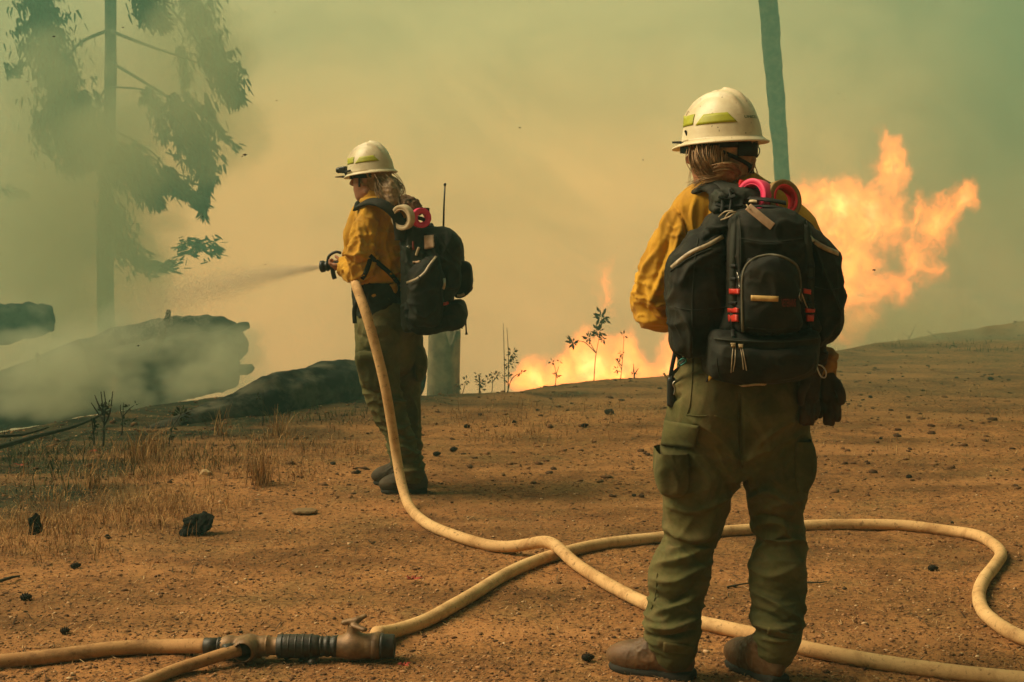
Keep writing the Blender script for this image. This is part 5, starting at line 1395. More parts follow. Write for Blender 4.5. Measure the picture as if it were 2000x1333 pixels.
# small red print on the pocket
cu = bpy.data.curves.new('print', 'FONT'); cu.body = 'VETERANS'; cu.size = 1; cu.offset = .015
o = bpy.data.objects.new('print', cu); COL.objects.link(o); bpy.context.view_layer.update(); me = o.to_mesh()
tv = np.array([v.co[:] for v in me.vertices]); tf = [tuple(p.vertices) for p in me.polygons]; o.to_mesh_clear(); bpy.data.objects.remove(o)
tv[:, 0] /= tv[:, 0].max(); tv[:, 1] /= tv[:, 1].max()
mesh_obj('lettering', [hit(kb, 1526+p[0]*28, 599-p[1]*15, .0015)[0] for p in tv], tf, M_red_txt, pack, smooth=False)
# harness: yoke, shoulder straps, load straps
def sp(pts, wpx, thick, m, name, parent=pack, r=None):
    q = catmull([K(a, b, c_) for a, b, c_ in pts], 8); nn = np.array([[0, -.6, .8]]*len(q)); V, F = ribbon(q, nn, wpx*YN/FPX, thick); return mesh_obj(name, V, F, m, parent)
def padded(pts, name, flat=.45, m=M_pack, parent=pack, up=(0, -.6, .8)):
    q = catmull([(*K(a, b, c_), r_*YN/FPX) for a, b, c_, r_ in pts], 8); V, F = tube(q[:, :3], q[:, 3], 14, flat=flat, up=up)
    Fq = [f_ for f_ in F]; o_ = mesh_obj(name, V, Fq, m, parent); return o_
padded([(1328, 386, .03, 8), (1350, 378, -.02, 13), (1378, 366, -.07, 16), (1400, 372, -.12, 20), (1412, 396, -.15, 22), (1418, 430, -.15, 20)], 'shoulder_strap')
padded([(1520, 378, .03, 8), (1505, 364, -.02, 13), (1488, 362, -.07, 16), (1476, 372, -.12, 20), (1470, 400, -.15, 20), (1468, 430, -.15, 18)], 'shoulder_strap')
padded([(1392, 350, -.06, 10), (1415, 366, -.12, 17), (1440, 372, -.14, 18), (1466, 368, -.12, 16), (1490, 362, -.06, 8)], 'yoke', m=M_pack2)
f = Field(K(1385, 425, -.30), K(1500, 358, -.0), .005)
f.poly([(1398, 372), (1440, 368), (1486, 372), (1492, 414), (1402, 418), (1396, 395)], YN-.20, YN-.08, .02, sm=2)
f.box(K(1412, 386, -.2), [.018, .02, .012], .006, .01); f.box(K(1428, 408, -.2), [.05, .02, .010], .006, .01)
fieldmesh('yoke_pad', f, M_pack2, pack, 1, dict(zones=[(K(1430, 390, -.2), .1, .006, (30, 30, 40))], base=.003, seed=41))
for pts, w_ in (([(1404, 384, -.215), (1420, 388, -.22), (1436, 384, -.22)], 9), ([(1398, 400, -.21), (1420, 404, -.225), (1450, 402, -.23)], 7), ([(1408, 376, -.20), (1412, 396, -.22), (1410, 416, -.23)], 8), ([(1424, 372, -.20), (1428, 392, -.225), (1425, 414, -.24)], 5), ([(1462, 388, -.22), (1500, 392, -.26), (1535, 398, -.26)], 10), ([(1466, 404, -.24), (1505, 405, -.28), (1540, 412, -.28)], 7)):
    sp(pts, w_, .004, M_webbing, 'webbing')
sp([(1463, 394, -.262), (1470, 394, -.268), (1478, 395, -.268)], 7, .003, M_cream, 'care_label')
for pts in ([(1404, 424, -.26), (1416, 414, -.28), (1432, 412, -.29)], [(1416, 426, -.28), (1424, 416, -.30), (1438, 414, -.30)], [(1408, 430, -.27), (1424, 424, -.3), (1436, 416, -.3)]):
    q = catmull([K(*p) for p in pts], 5); V, F = tube(q, .0022, 6); mesh_obj('elastic_cord', V, F, M_reflect, pack)
# waist strap, hanging strap at left and yellow loop
sp([(1322, 655, -.02), (1318, 690, -.03), (1312, 720, -.03), (1308, 748, -.02)], 8, .004, M_webbing, 'hanging_strap')
sp([(1340, 700, -.12), (1326, 716, -.10), (1316, 732, -.06), (1312, 748, -.04)], 12, .004, M_webbing, 'hanging_strap')
V, F = boxm(K(1312, 766, -.04), (.011, .012, .044)); f = Field(K(1296, 800, -.09), K(1328, 730, .02), .004); f.box(K(1311, 766, -.04), [.0125, .014, .046], .008); fieldmesh('belt_sheath', f, M_dark, pack, 0)
V, F = tube(catmull([K(1296, 729, -.04), K(1302, 738, -.04), K(1309, 747, -.04)], 4), [.003]*9, 6); mesh_obj('bent_hook', V, F, M_brassy, pack)
V, F = tube(catmull([K(1320, 744, -.06), K(1314, 750, -.06), K(1318, 760, -.06), K(1316, 772, -.06)], 4), .002, 6); mesh_obj('clip', V, F, M_metal, pack)
V, F = tube(catmull([K(1326, 706, -.12), K(1336, 700, -.13), K(1340, 706, -.13), K(1330, 714, -.12), K(1325, 712, -.12)], 5, closed=True), .0028, 8); mesh_obj('carabiner', V, F, mat('teal_metal', (.05, .22, .20), .35, metal=.6), pack)
padded([(1395, 712, -.20, 3), (1394, 722, -.22, 6), (1388, 734, -.22, 6), (1384, 742, -.20, 3)], 'yellow_loop', m=mat('yellow_webbing', (.62, .36, .04), .7), up=(1, 0, 0))
padded([(1392, 704, -.18, 5), (1388, 722, -.20, 6), (1380, 746, -.20, 4)], 'hip_strap', m=M_webbing, up=(1, 0, 0))
padded([(1602, 650, -.16, 16), (1606, 680, -.14, 14), (1600, 705, -.10, 10)], 'hip_pad')
padded([(1322, 640, -.1, 14), (1322, 680, -.08, 14), (1330, 705, -.04, 8)], 'hip_pad')

def roll(px, py, dy, ax, Ro, Ri, wd, mo, mi, label, core=None):
    c = px if isinstance(px, np.ndarray) else K(px, py, dy)
    root = empty('tape_roll', c, label, 'roll of tape')
    prof = lambda a, b: [(-wd/2, a), (-wd/2, b), (-wd/2+.002, b+.001)] 
    d = np.asarray(ax, float); d /= np.linalg.norm(d); u = np.cross(d, [0, 0, 1.]); u /= np.linalg.norm(u); w_ = np.cross(u, d); seg = 40; a = np.linspace(0, 2*PI, seg, endpoint=False)
    ring = np.cos(a)[:, None]*u+np.sin(a)[:, None]*w_
    def tor(r0, r1, h, nm, m):
        pr = [(-h, r0), (-h, r1-.001), (-h+.001, r1), (h-.001, r1), (h, r1-.001), (h, r0)]
        V = np.concatenate([c+d*t+ring*r for t, r in pr]); F = []
        for i in range(len(pr)):
            i2 = (i+1) % len(pr)
            for j in range(seg):
                k = (j+1) % seg; F.append((i*seg+j, i*seg+k, i2*seg+k, i2*seg+j))
        mesh_obj(nm, V, F, m, root)
    mid = Ri+(Ro-Ri)*(.32 if core else .12)
    tor(mid, Ro, wd/2, 'tape', mo); tor(Ri, mid, wd/2+.0012, 'core', mi)
    return root
s_ = YN/FPX
roll(1474, 388, -.19, (-.75, -.66, .12), 36*s_, 25*s_, .040, M_pink, M_pink, 'bright pink roll of flagging tape on top of the nearest backpack')
roll(1528, 391, -.19, (.45, -.86, .22), 37*s_, 23*s_, .034, M_tan, M_redtape, 'tan tape roll with a red core at the right of the nearest backpack', core=True)
V, F = boxm(K(1449, 371, -.13), (.014, .02, .026), np.array(Matrix.Rotation(.3, 3, 'Y'))); o = mesh_obj('flagging_tape', V, F, M_redtape, None, False); rebase(o, K(1449, 385, -.13)); tag(o, 'flat red roll of flagging tape behind the pink one', 'roll of tape')
tg = padded([(1461, 404, -.335, 7.5), (1478, 418, -.345, 7.5), (1496, 433, -.35, 7.5), (1509, 443, -.352, 7.5)], 'strap_tag', .18, M_tag, None, up=(0, -1, .2)); rebase(tg, K(1485, 425, -.345)); tag(tg, 'pale leather tag hanging diagonally across the nearest backpack', 'tag')
V, F = tube(catmull([K(1458, 400, -.33), K(1462, 406, -.342), K(1466, 410, -.345)], 4), .002, 6); o = mesh_obj('tag_string', V, F, M_brassy, tg)

# work gloves hanging at the right hip
def glove(px, py, dy, ang, label, flip=1, sc=1.0, cuff=True):
    c = K(px, py, dy); root = empty('work_glove', c, label, 'work glove')
    f = Field(c-[.09, .07, .17], c+[.09, .07, .07], .0045); Rm = np.array(Matrix.Rotation(ang, 3, 'Y'))
    L = lambda x, y, z: c+Rm@np.array([x*flip*.70, y+x*.5, z*1.12])*sc
    f.box(L(0, 0, -.045), [.026*sc, .019, .048*sc], .015, Rm=Rm)
    for k, (x, l) in enumerate(((-.028, .055), (-.010, .070), (.010, .066), (.028, .048))):
        f.chain([(*L(x, .0, -.085), .0115), (*L(x*1.2, -.010, -.085-l*.55), .0102), (*L(x*1.25, -.002+.012*(k % 2), -.088-l), .0090)], .004)
    f.chain([(*L(-.034, 0, -.035), .014), (*L(-.050, -.008, -.065), .012), (*L(-.052, -.008, -.090), .010)], .012)
    fieldmesh('hand_part', f, M_glove, root, 1, dict(zones=[], base=.0012, seed=px))
    g = Field(c-[.09, .07, .06], c+[.09, .07, .09], .0045); g.cone(L(0, 0, -.01), L(.004, 0, .040), .030*sc, .036*sc, sc=(1, .6, 1)); fieldmesh('cuff', g, M_cuff if cuff else M_glove, root, 1, dict(zones=[(c, .15, .006, (30, 30, 40))], base=.002, seed=px+2))
    return root
glove(1588, 722, -.10, R(4), 'dark leather glove hanging nearest the hip pocket of the nearest firefighter', 1, .98, False)
glove(1616, 724, -.06, R(-3), 'leather glove with yellowish cuff hanging outermost at the right hip', -1, .92)
V, F = tube(catmull([K(1596, 713, -.16), K(1606, 716, -.16), K(1613, 726, -.16), K(1612, 737, -.16), K(1604, 736, -.16), K(1597, 722, -.16)], 5, closed=True), .0022, 8); o = mesh_obj('ring_clip', V, F, M_metal); rebase(o, K(1604, 725, -.16)); tag(o, 'oval metal ring clip holding the hanging gloves', 'clip')
# ================================================================== HOSE OPERATOR
YF = 7.20
def Q(px, py, dy=0.0, r=None):
    p = P(px, py, YF+dy)
    return p if r is None else (*p, r*(YF+dy)/FPX)
far = empty('person', (*Q(790, 950)[:2], 0), 'farther firefighter in yellow shirt aiming a hose nozzle to the left', 'person')
hf = Q(724, 347, .02); FF = (-.93, .37)
f = Field(Q(615, 985, -.35)-[.05, 0, 0], Q(850, 280, .62)+[.05, 0, .02], .007)
Lf_, Rf_ = head_sdf(f, hf, FF, .98)
f.chain([Q(730, 362, .03, 20), Q(738, 395, .0, 21), Q(745, 420, .0, 24)], .02)
f.chain([Q(745, 430, .02, 38), Q(748, 490, .02, 44), Q(745, 560, .02, 40), Q(755, 620, .03, 46), Q(762, 655, .03, 48)], .03, sc=(1, .8, 1))
f.cone(Q(712, 425, .10), Q(775, 420, -.03), .05, .05, .03)
NOZ = Q(653, 519, .12)
f.chain([Q(722, 425, -.05, 17), Q(712, 480, -.10, 16), Q(706, 532, -.10, 15), Q(698, 530, -.0, 13), Q(684, 524, .07, 10)], .02)
f.chain([Q(712, 428, .20, 17), Q(690, 480, .30, 15), Q(682, 500, .30, 14), Q(682, 512, .22, 11), Q(680, 512, .16, 9)], .02)
hand_sdf(f, Q(683, 524, .07), (-.9, .15, .10), (-.1, .3, .8), 1.0, 1, .85); hand_sdf(f, Q(682, 511, .17), (-.9, -.10, -.05), (-.1, -.1, -1), 1.0, -1, .85)
lg1 = [(742, 655, -.03, 44), (738, 705, -.05, 42), (744, 755, -.06, 37), (759, 795, -.06, 33), (775, 838, -.06, 28), (790, 885, -.06, 28), (802, 925, -.06, 27)]
lg2 = [(785, 655, .09, 40), (790, 705, .11, 36), (792, 760, .13, 30), (797, 820, .14, 26), (800, 880, .15, 24), (797, 922, .15, 22)]
f.chain([Q(*p[:3], p[3]*.72) for p in lg1], .03); f.chain([Q(*p[:3], p[3]*.72) for p in lg2], .03)
fieldmesh('body', f, M_skin, far)
# trousers
f = Field(Q(680, 945, -.32)*[1, 1, 0]+[0, 0, .05], Q(845, 560, .36)+[0, 0, .02], .0065)
f.chain([Q(742, 572, .02, 50), Q(752, 610, .03, 60), Q(758, 650, .03, 64), Q(760, 680, .03, 60)], .02, sc=(1, .82, 1))
f.chain([Q(*p) for p in lg1], .02, n=4); f.chain([Q(*p) for p in lg2], .02, n=4)
f.poly([(697, 692), (740, 690), (752, 740), (742, 762), (706, 752), (696, 720)], YF-.215, YF-.08, .02, sm=3)
f.poly([(812, 680), (828, 690), (831, 720), (826, 742), (812, 745)], YF-.02, YF+.18, .014, sm=2)
stk = [([(698, 690), (725, 684), (755, 690)], 4, -.010), ([(704, 757), (730, 768), (752, 765)], 4, -.012), ([(735, 790), (765, 782), (792, 790)], 5, .012), ([(745, 815), (770, 830), (795, 845)], 5, .012), ([(755, 850), (780, 850), (805, 862)], 4, -.010), ([(762, 880), (785, 872), (815, 890)], 4, .012), ([(775, 900), (795, 905), (822, 900)], 4, -.010), ([(780, 915), (800, 920), (826, 915)], 4, .010), ([(695, 650), (720, 662), (760, 655)], 5, -.006), ([(800, 770), (812, 800), (815, 850)], 4, .006)]
_, ftV, ftF = fieldmesh('trousers', f, M_trouser, far, 2, dict(zones=[(Q(765, 810, -.1), .16, .014, (9, 9, 24)), (Q(800, 890, 0), .16, .018, (9, 9, 28)), (Q(740, 640, -.1), .2, .008, (12, 12, 12)), (Q(735, 720, -.1), .14, .006, (14, 14, 9))], strokes=stk, base=.004, seed=50))
ftb = bvh(ftV, ftF)
V, F = patch(ftb, [(700, 688), (748, 690), (751, 706), (700, 703)], .0, .010, 10, 5, .002); mesh_obj('pocket_flap', V, F, M_trouser, far)
# shirt
f = Field(Q(640, 610, -.40), Q(830, 375, .60)+[0, 0, .03], .0065)
f.chain([Q(742, 402, .02, 34), Q(746, 430, .02, 48), Q(748, 480, .02, 54), Q(746, 540, .02, 52), Q(744, 578, .02, 50)], .02, sc=(1, .85, 1))
f.cone(Q(714, 420, .10), Q(778, 418, -.04), .058, .056, .04); f.chain([Q(733, 385, .01, 23), Q(740, 400, .01, 27)], .02)
f.chain([Q(724, 420, -.06, 24), Q(716, 455, -.09, 27), Q(711, 495, -.11, 29), Q(703, 526, -.10, 28), Q(688, 526, -.02, 24), Q(671, 521, .05, 19)], .025)
f.chain([Q(708, 420, .20, 24), Q(692, 465, .28, 24), Q(681, 492, .30, 25), Q(672, 504, .24, 20), Q(667, 508, .18, 15)], .02)
stk = [([(700, 440), (705, 480), (690, 520)], 5, .012), ([(745, 430), (738, 480), (742, 520)], 4, -.016), ([(760, 440), (752, 480), (765, 520)], 5, .009), ([(665, 495), (690, 500), (720, 495)], 5, .012), ([(670, 505), (700, 515), (730, 505)], 4, -.010), ([(690, 545), (720, 530), (740, 510)], 5, .010), ([(745, 525), (765, 535), (790, 525)], 4, .010), ([(740, 550), (765, 552), (790, 542)], 4, -.009), ([(715, 440), (722, 470), (716, 500)], 4, -.008), ([(695, 425), (690, 450), (684, 470)], 4, .007)]
_, fsV, fsF = fieldmesh('shirt', f, M_shirt, far, 2, dict(zones=[(Q(700, 510, -.1), .14, .018, (12, 12, 22)), (Q(765, 500, -.1), .16, .012, (12, 12, 14)), (Q(720, 430, -.1), .12, .008, (16, 16, 9))], strokes=stk, base=.004, seed=60))
q = np.array([Q(733+25*math.cos(a), 390-3*math.cos(a), .07*math.sin(a)) for a in np.linspace(0, 2*PI, 26)]); V, F = tube(q, .017, 8); mesh_obj('collar', V, F, M_shirt, far)
V, F = tube([Q(661, 497, .0), Q(659, 512, .0), Q(665, 528, .0)], [.012, .014, .012], 8); 
M_boot2 = mat('dusty_dark_leather', (.075, .050, .026), .75, col2=(.040, .028, .016), nscale=14, bump=.4, bscale=50)
boot(far, G(828, 961)[:2], G(752, 962)[:2], None, leather=M_boot2)
boot(far, G(806, 944)[:2], G(738, 945)[:2], None, leather=M_boot2)
# hair: base and curly tail
f = Field(hf-[.17, .17, .20], hf+[.17, .17, .10], .006)
f.ell(Lf_(-.014, 0, .020), [.096, .083, .090], Rm=Rf_); f.ell(Lf_(-.05, 0, -.05), [.050, .058, .050], .03, Rm=Rf_)
f.ell(Lf_(.10, 0, -.03), [.095, .085, .16], .01, Rm=Rf_, sub=True)
f.chain([Q(756, 352, -.04, 14), Q(763, 372, -.07, 18), Q(766, 394, -.10, 15)], .02)
fieldmesh('hair', f, M_hair_d, far, 1, dict(zones=[(hf, .2, .008, (24, 24, 50))], base=.003, seed=65))
fa = [([Q(742, 345, -.05), Q(752, 358, -.07), Q(765, 372, -.08), Q(774, 398, -.12)], .012, .024, 110, .0018), ([Q(755, 345, -.03), Q(775, 362, -.03), Q(778, 385, -.06), Q(760, 402, -.1)], .012, .016, 50, .0016), ([Q(740, 350, -.06), Q(738, 370, -.09), Q(748, 388, -.11), Q(758, 400, -.11)], .008, .014, 40, .0016), ([Q(765, 350, -.03), Q(788, 365, -.02), Q(785, 385, -.03)], .004, .008, 8, .001)]
hairstrands(far, M_hair_d, fa, 9)
V, F = boxm(Lf_(.089, .034, .006), (.004, .022, .016), Rf_); mesh_obj('sunglasses', V, F, M_dark, far, False)
V, F = tube([Lf_(.088, .060, .012), Lf_(.04, .080, .012), Lf_(-.01, .084, .004)], .004, 6); mesh_obj('temple_arm', V, F, M_dark, far)
hat2, W2, srf2, _ = helmet(Lf_(-.004, 0, .028), math.atan2(FF[1], FF[0]), R(6), 0, 4.1, 'cream hard hat with a headlamp worn by the hose operator', a=.122, b=.104, hgt=.146, brim=.014, peak=.012)
pts = [Lf_(-.004+.099*math.cos(a), .085*math.sin(a), .012) for a in np.linspace(R(40), R(300), 30)]
band(pts, Lf_(0, 0, 0), .034, .003, M_webbing, hat2, 'headband')
band([Lf_(.02+.0*i, .085, .01-.012*i) for i in range(6)], Lf_(0, 0, 0), .012, .003, M_webbing, hat2, 'chin_strap')
f = Field(W2([.20, 0, 0])-[.09, .09, .06], W2([.20, 0, 0])+[.13, .09, .08], .004)
f.box(W2([.150, 0, .028]), [.020, .030, .016], .006, Rm=np.array(_)); f.cone(W2([.166, 0, .030]), W2([.184, 0, .030]), .015, .016, .004)
f.box(W2([.134, 0, .02]), [.008, .024, .022], .005, .006, Rm=np.array(_)); fieldmesh('headlamp', f, M_dark, hat2, 0)
V, F = tube([W2([.136*math.cos(a)*.99+.0, .112*math.sin(a)*1.0, .012]) for a in np.linspace(R(-60), R(60), 20)], .005, 6); mesh_obj('lamp_strap', V, F, M_webbing, hat2)
V, F = boxm(W2([.160, 0, -.006]), (.024, .045, .0025), np.array(_)); mesh_obj('peak_pad', V, F, M_dark, hat2, False)

# ---------------------------------------------------------------- pack of the hose operator
pk2 = empty('backpack', Q(860, 655, -.15), 'black backpack with antenna and zipped pockets worn by the hose operator', 'backpack')
fz = dict(zones=[(Q(840, 520, -.2), .25, .012, (11, 11, 13))], base=.004, seed=71)
f = Field(Q(770, 670, -.50), Q(900, 430, .26), .007)
f.poly([(780, 448), (815, 442), (838, 452), (846, 480), (852, 540), (850, 610), (842, 640), (800, 652), (782, 640), (776, 560), (776, 490)], YF-.16, YF+.08, .04, sm=3, bulge=.04)
_, a1, b1 = fieldmesh('back_panel', f, M_pack2, pk2, 2, fz)
f = Field(Q(790, 680, -.58), Q(935, 430, .26), .007)
f.poly([(818, 452), (850, 446), (878, 452), (900, 478), (901, 520), (896, 560), (882, 585), (880, 640), (860, 650), (832, 640), (826, 560), (816, 500)], YF-.18, YF+.20, .05, sm=3, bulge=.03)
_, a2, b2 = fieldmesh('main_bag', f, M_pack, pk2, 2, dict(zones=[(Q(870, 500, -.2), .25, .012, (11, 11, 13))], strokes=[([(840, 470), (860, 500), (890, 520)], 5, .012), ([(835, 540), (870, 560), (895, 560)], 5, .010)], base=.004, seed=72))
f = Field(Q(785, 660, -.58), Q(880, 470, .1), .007)
f.poly([(796, 560), (800, 530), (822, 512), (850, 500), (862, 520), (866, 570), (862, 620), (846, 640), (806, 636), (796, 610)], YF-.27, YF-.10, .04, sm=3, bulge=.03)
_, a3, b3 = fieldmesh('side_panel', f, M_pack, pk2, 2, dict(zones=[(Q(830, 560, -.2), .2, .012, (12, 12, 12))], strokes=[([(800, 556), (830, 540), (852, 505)], 5, .012), ([(806, 600), (830, 620), (850, 600)], 5, .008)], base=.004, seed=73))
f = Field(Q(870, 620, -.40), Q(940, 500, .30), .006)
f.poly([(888, 516), (906, 512), (918, 520), (922, 545), (920, 568), (908, 580), (890, 584), (882, 560)], YF-.09, YF+.14, .022, sm=3)
_, a4, b4 = fieldmesh('front_pocket', f, M_pack, pk2, 2, dict(zones=[], base=.004, seed=74))
f = Field(Q(780, 680, -.45), Q(930, 580, .26), .006)
f.poly([(788, 590), (840, 600), (894, 592), (908, 610), (909, 630), (898, 644), (862, 652), (826, 656), (795, 640)], YF-.21, YF+.15, .035, sm=3)
_, a5, b5 = fieldmesh('lumbar_pocket', f, M_pack, pk2, 2, dict(zones=[(Q(850, 620, -.2), .2, .010, (12, 12, 18))], base=.004, seed=75))
f = Field(Q(670, 640, -.40), Q(810, 545, .35), .0065)
f.chain([Q(742, 566, .02, 54), Q(744, 590, .02, 55), Q(746, 608, .02, 54)], .0, sc=(1, .84, 1))
_, a6, b6 = fieldmesh('hip_belt', f, M_pack, pk2, 1, dict(zones=[(Q(740, 590, -.1), .2, .006, (12, 12, 18))], base=.004, seed=76))
f = Field(Q(830, 485, -.2), Q(915, 425, .3), .006)
f.poly([(846, 452), (862, 446), (872, 452), (888, 460), (900, 478), (906, 500), (880, 500), (850, 470)], YF-.05, YF+.10, .018, sm=2)
_, a7, b7 = fieldmesh('top_lid', f, M_webbing, pk2, 1, dict(zones=[], base=.005, seed=77))
for nm, v_, f_ in (('x', a1, b1),): pass
allV = []; Fs = []; o = 0
for v_, f_ in ((a1, b1), (a2, b2), (a3, b3), (a4, b4), (a5, b5), (a6, b6), (a7, b7)): allV.append(v_); Fs.append(f_+o); o += len(v_)
k2 = bvh(np.concatenate(allV), np.concatenate(Fs)); SF = YF/FPX
def rb(name, pts, wpx, m, bt=k2, th=.003, off=.002, par=pk2): 
    pth, Nn = stuck_path(bt, pts, off, 6); V, F = ribbon(pth, Nn, wpx*SF, th); return mesh_obj(name, V, F, m, par)
rb('reflective_strip', [(794, 553), (815, 545), (830, 533), (838, 520), (852, 502)], 4.5, M_reflect)
rb('reflective_patch', [(893, 578), (900, 577), (907, 574)], 5, M_reflect)
V, F = patch(k2, [(829, 461), (847, 460), (848, 484), (830, 487)], .003, .004, 6, 6); mesh_obj('leather_patch', V, F, M_tag, pk2)
rb('compression_strap', [(848, 458), (868, 480), (890, 505), (900, 518)], 6, M_pack2); rb('compression_strap', [(850, 462), (856, 500), (860, 560), (862, 600)], 5, M_webbing)
rb('webbing_strap', [(777, 470), (778, 510), (778, 560), (779, 600)], 8, M_webbing)
for pts, r_, mm, nn in (([(818, 484), (815, 492), (813, 499)], .007, M_cream, 'zip_pull'), ([(866, 544), (867, 555), (864, 565)], .008, M_metal, 'carabiner'), ([(806, 513), (814, 513), (820, 512)], .006, M_tag, 'zip_pull'), ([(866, 594), (871, 593), (874, 591)], .008, M_red, 'buckle'), ([(796, 482), (800, 484)], .004, M_metal, 'buckle'), ([(807, 472), (808, 488)], .005, M_red_txt, 'pull_tab')):
    pth, Nn = stuck_path(k2, pts, .004, 4); V, F = tube(pth, r_, 8); mesh_obj(nn, V, F, mm, pk2)
V, F = tube(catmull([Q(900, 590, .0), Q(905, 610, -.0), Q(902, 642, -.0)], 4), .004, 6); mesh_obj('drawcord', V, F, M_webbing, pk2)
V, F = tube(catmull([Q(904, 600, .0), Q(909, 625, -.02), Q(911, 654, -.02)], 4), [.004]*8+[.008], 6); mesh_obj('drawcord', V, F, M_webbing, pk2)
V, F = tube(catmull([Q(918, 555, .02), Q(923, 562, .02), Q(919, 570, .02)], 4), .003, 6); mesh_obj('cord_loop', V, F, M_webbing, pk2)
V, F = tube([Q(866, 452, .0), Q(867, 405, .0), Q(869, 363, .0)], [.0055, .0045, .004], 8); ant = mesh_obj('antenna', V, F, M_dark, pk2); V, F = lathe([(0, .003), (.004, .007), (.012, .007), (.016, .003)], Q(869, 364), (0, 0, 1), 10); mesh_obj('antenna_tip', V, F, M_dark, ant)
f = Field(Q(835, 470, -.1), Q(860, 432, .1), .004); f.box(Q(842, 452, -.02), [.016, .02, .03], .008); f.cone(Q(842, 446, -.02), Q(842, 440, -.02), .012, .012, .005); fieldmesh('buckle', f, M_dark, pk2, 0)
def pad2(pts, name, flat=.45, m=M_pack, up=(0, -.6, .8), par=pk2):
    q = catmull([(*Q(a, b, c_), r_*SF) for a, b, c_, r_ in pts], 8); V, F = tube(q[:, :3], q[:, 3], 12, flat=flat, up=up); return mesh_obj(name, V, F, m, par)
pad2([(694, 410, .02, 6), (703, 402, -.06, 9), (722, 394, -.12, 11), (745, 398, -.16, 12), (765, 412, -.17, 12), (779, 432, -.17, 12), (781, 470, -.17, 10)], 'shoulder_strap')
pad2([(732, 392, .10, 7), (752, 392, .02, 10), (775, 405, -.03, 11), (790, 430, -.05, 12)], 'shoulder_strap')
pad2([(694, 408, .02, 4), (700, 395, .12, 5), (716, 392, .2, 5)], 'shoulder_strap')
sh2 = bvh(np.concatenate([fsV, a1, a6]), np.concatenate([fsF, b1+len(fsV), b6+len(fsV)+len(a1)]))
rb('sternum_strap', [(722, 500), (745, 520), (765, 538), (780, 558)], 9, M_webbing, sh2)
rb('side_strap', [(724, 502), (716, 530), (706, 545)], 9, M_webbing, sh2)
V, F = tube(catmull([Q(698, 588, -.14), Q(692, 605, -.14), Q(693, 632, -.14)], 5), .011, 8, flat=.4, up=(0, 1, 0)); mesh_obj('hanging_strap', V, F, M_webbing, pk2)
def roll2(px, py, dy, ax, Ro, Ri, wd, mo, mi, label):
    global K_
    return roll(Q(px, py, dy), None, None, ax, Ro, Ri, wd, mo, mi, label)
roll2(787, 425, -.19, (-.55, -.82, -.12), 24*SF, 15.5*SF, .036, M_cream, M_cream, 'cream roll of tape at the top of the hose operator\'s backpack')
roll2(822, 426, -.17, (.42, -.90, .0), 19*SF, 9*SF, .034, M_pink, M_pink, 'bright pink roll of tape at the top of the hose operator\'s backpack')
V, F = tube(catmull([Q(775, 440, -.10), Q(800, 427, -.17), Q(825, 428, -.17), Q(836, 440, -.10)], 5), .010, 8); mesh_obj('carry_strap', V, F, M_webbing, pk2)
f = Field(Q(770, 450, -.2), Q(850, 380, .1), .006); f.chain([Q(776, 405, -.08, 9), Q(790, 396, -.10, 11), Q(805, 400, -.10, 11), Q(815, 412, -.10, 9)], .01); f.ell(Q(800, 405, -.12), [.035, .03, .028], .01)
o, _, _ = fieldmesh('cloth_bundle', f, mat('patterned_cloth', (.30, .16, .085), .9, col2=(.07, .045, .03), nscale=60), None, 1, dict(zones=[(Q(797, 402, -.1), .1, .012, (40, 40, 40))], base=.004, seed=80)); rebase(o, Q(797, 405, -.1)); tag(o, 'crumpled patterned cloth stuffed behind the tape rolls of the hose operator', 'cloth')
V, F = boxm(Q(830, 411, -.12), (.022, .015, .012)); mesh_obj('buckle', V, F, M_webbing, pk2, False)

# ---------------------------------------------------------------- nozzle
nz = empty('hose_nozzle', NOZ, 'black fire hose nozzle held at hip height by the hose operator', 'nozzle')
na = Q(628, 521, .14)-Q(672, 517, .12); na /= np.linalg.norm(na); n0 = Q(672, 517, .12)
LN = np.linalg.norm(Q(626, 521, .14)-n0)
V, F = lathe([(LN*.62, .018), (LN*.66, .026), (LN*.74, .027), (LN*.77, .022), (LN*.80, .024), (LN*.84, .030), (LN*.97, .031), (LN, .027), (LN*1.0, .018), (LN*.95, .012)], n0, na, 24); mesh_obj('tip', V, F, M_dark, nz)
V, F = lathe([(0, .018), (.02, .020), (LN*.25, .018), (LN*.3, .022), (LN*.55, .023), (LN*.62, .018)], n0, na, 20); mesh_obj('barrel', V, F, M_dark, nz)
V, F = tube(catmull([n0+na*LN*.70+[0, 0, .022], n0+na*LN*.62+[0, 0, .052], n0+na*LN*.35+[0, 0, .068], n0+na*LN*.12+[0, 0, .060]], 5), .0075, 8); mesh_obj('bail_handle', V, F, M_dark, nz)
V, F = tube(catmull([n0+na*LN*.5-[0, 0, .01], n0+na*LN*.46-[0, 0, .045], n0+na*LN*.40-[0, 0, .07]], 5), .012, 10); mesh_obj('pistol_grip', V, F, M_dark, nz)
V, F = lathe([(-.05, .024), (-.03, .027), (.0, .027), (.012, .022)], n0, na, 20); mesh_obj('coupling', V, F, M_brassy, nz)

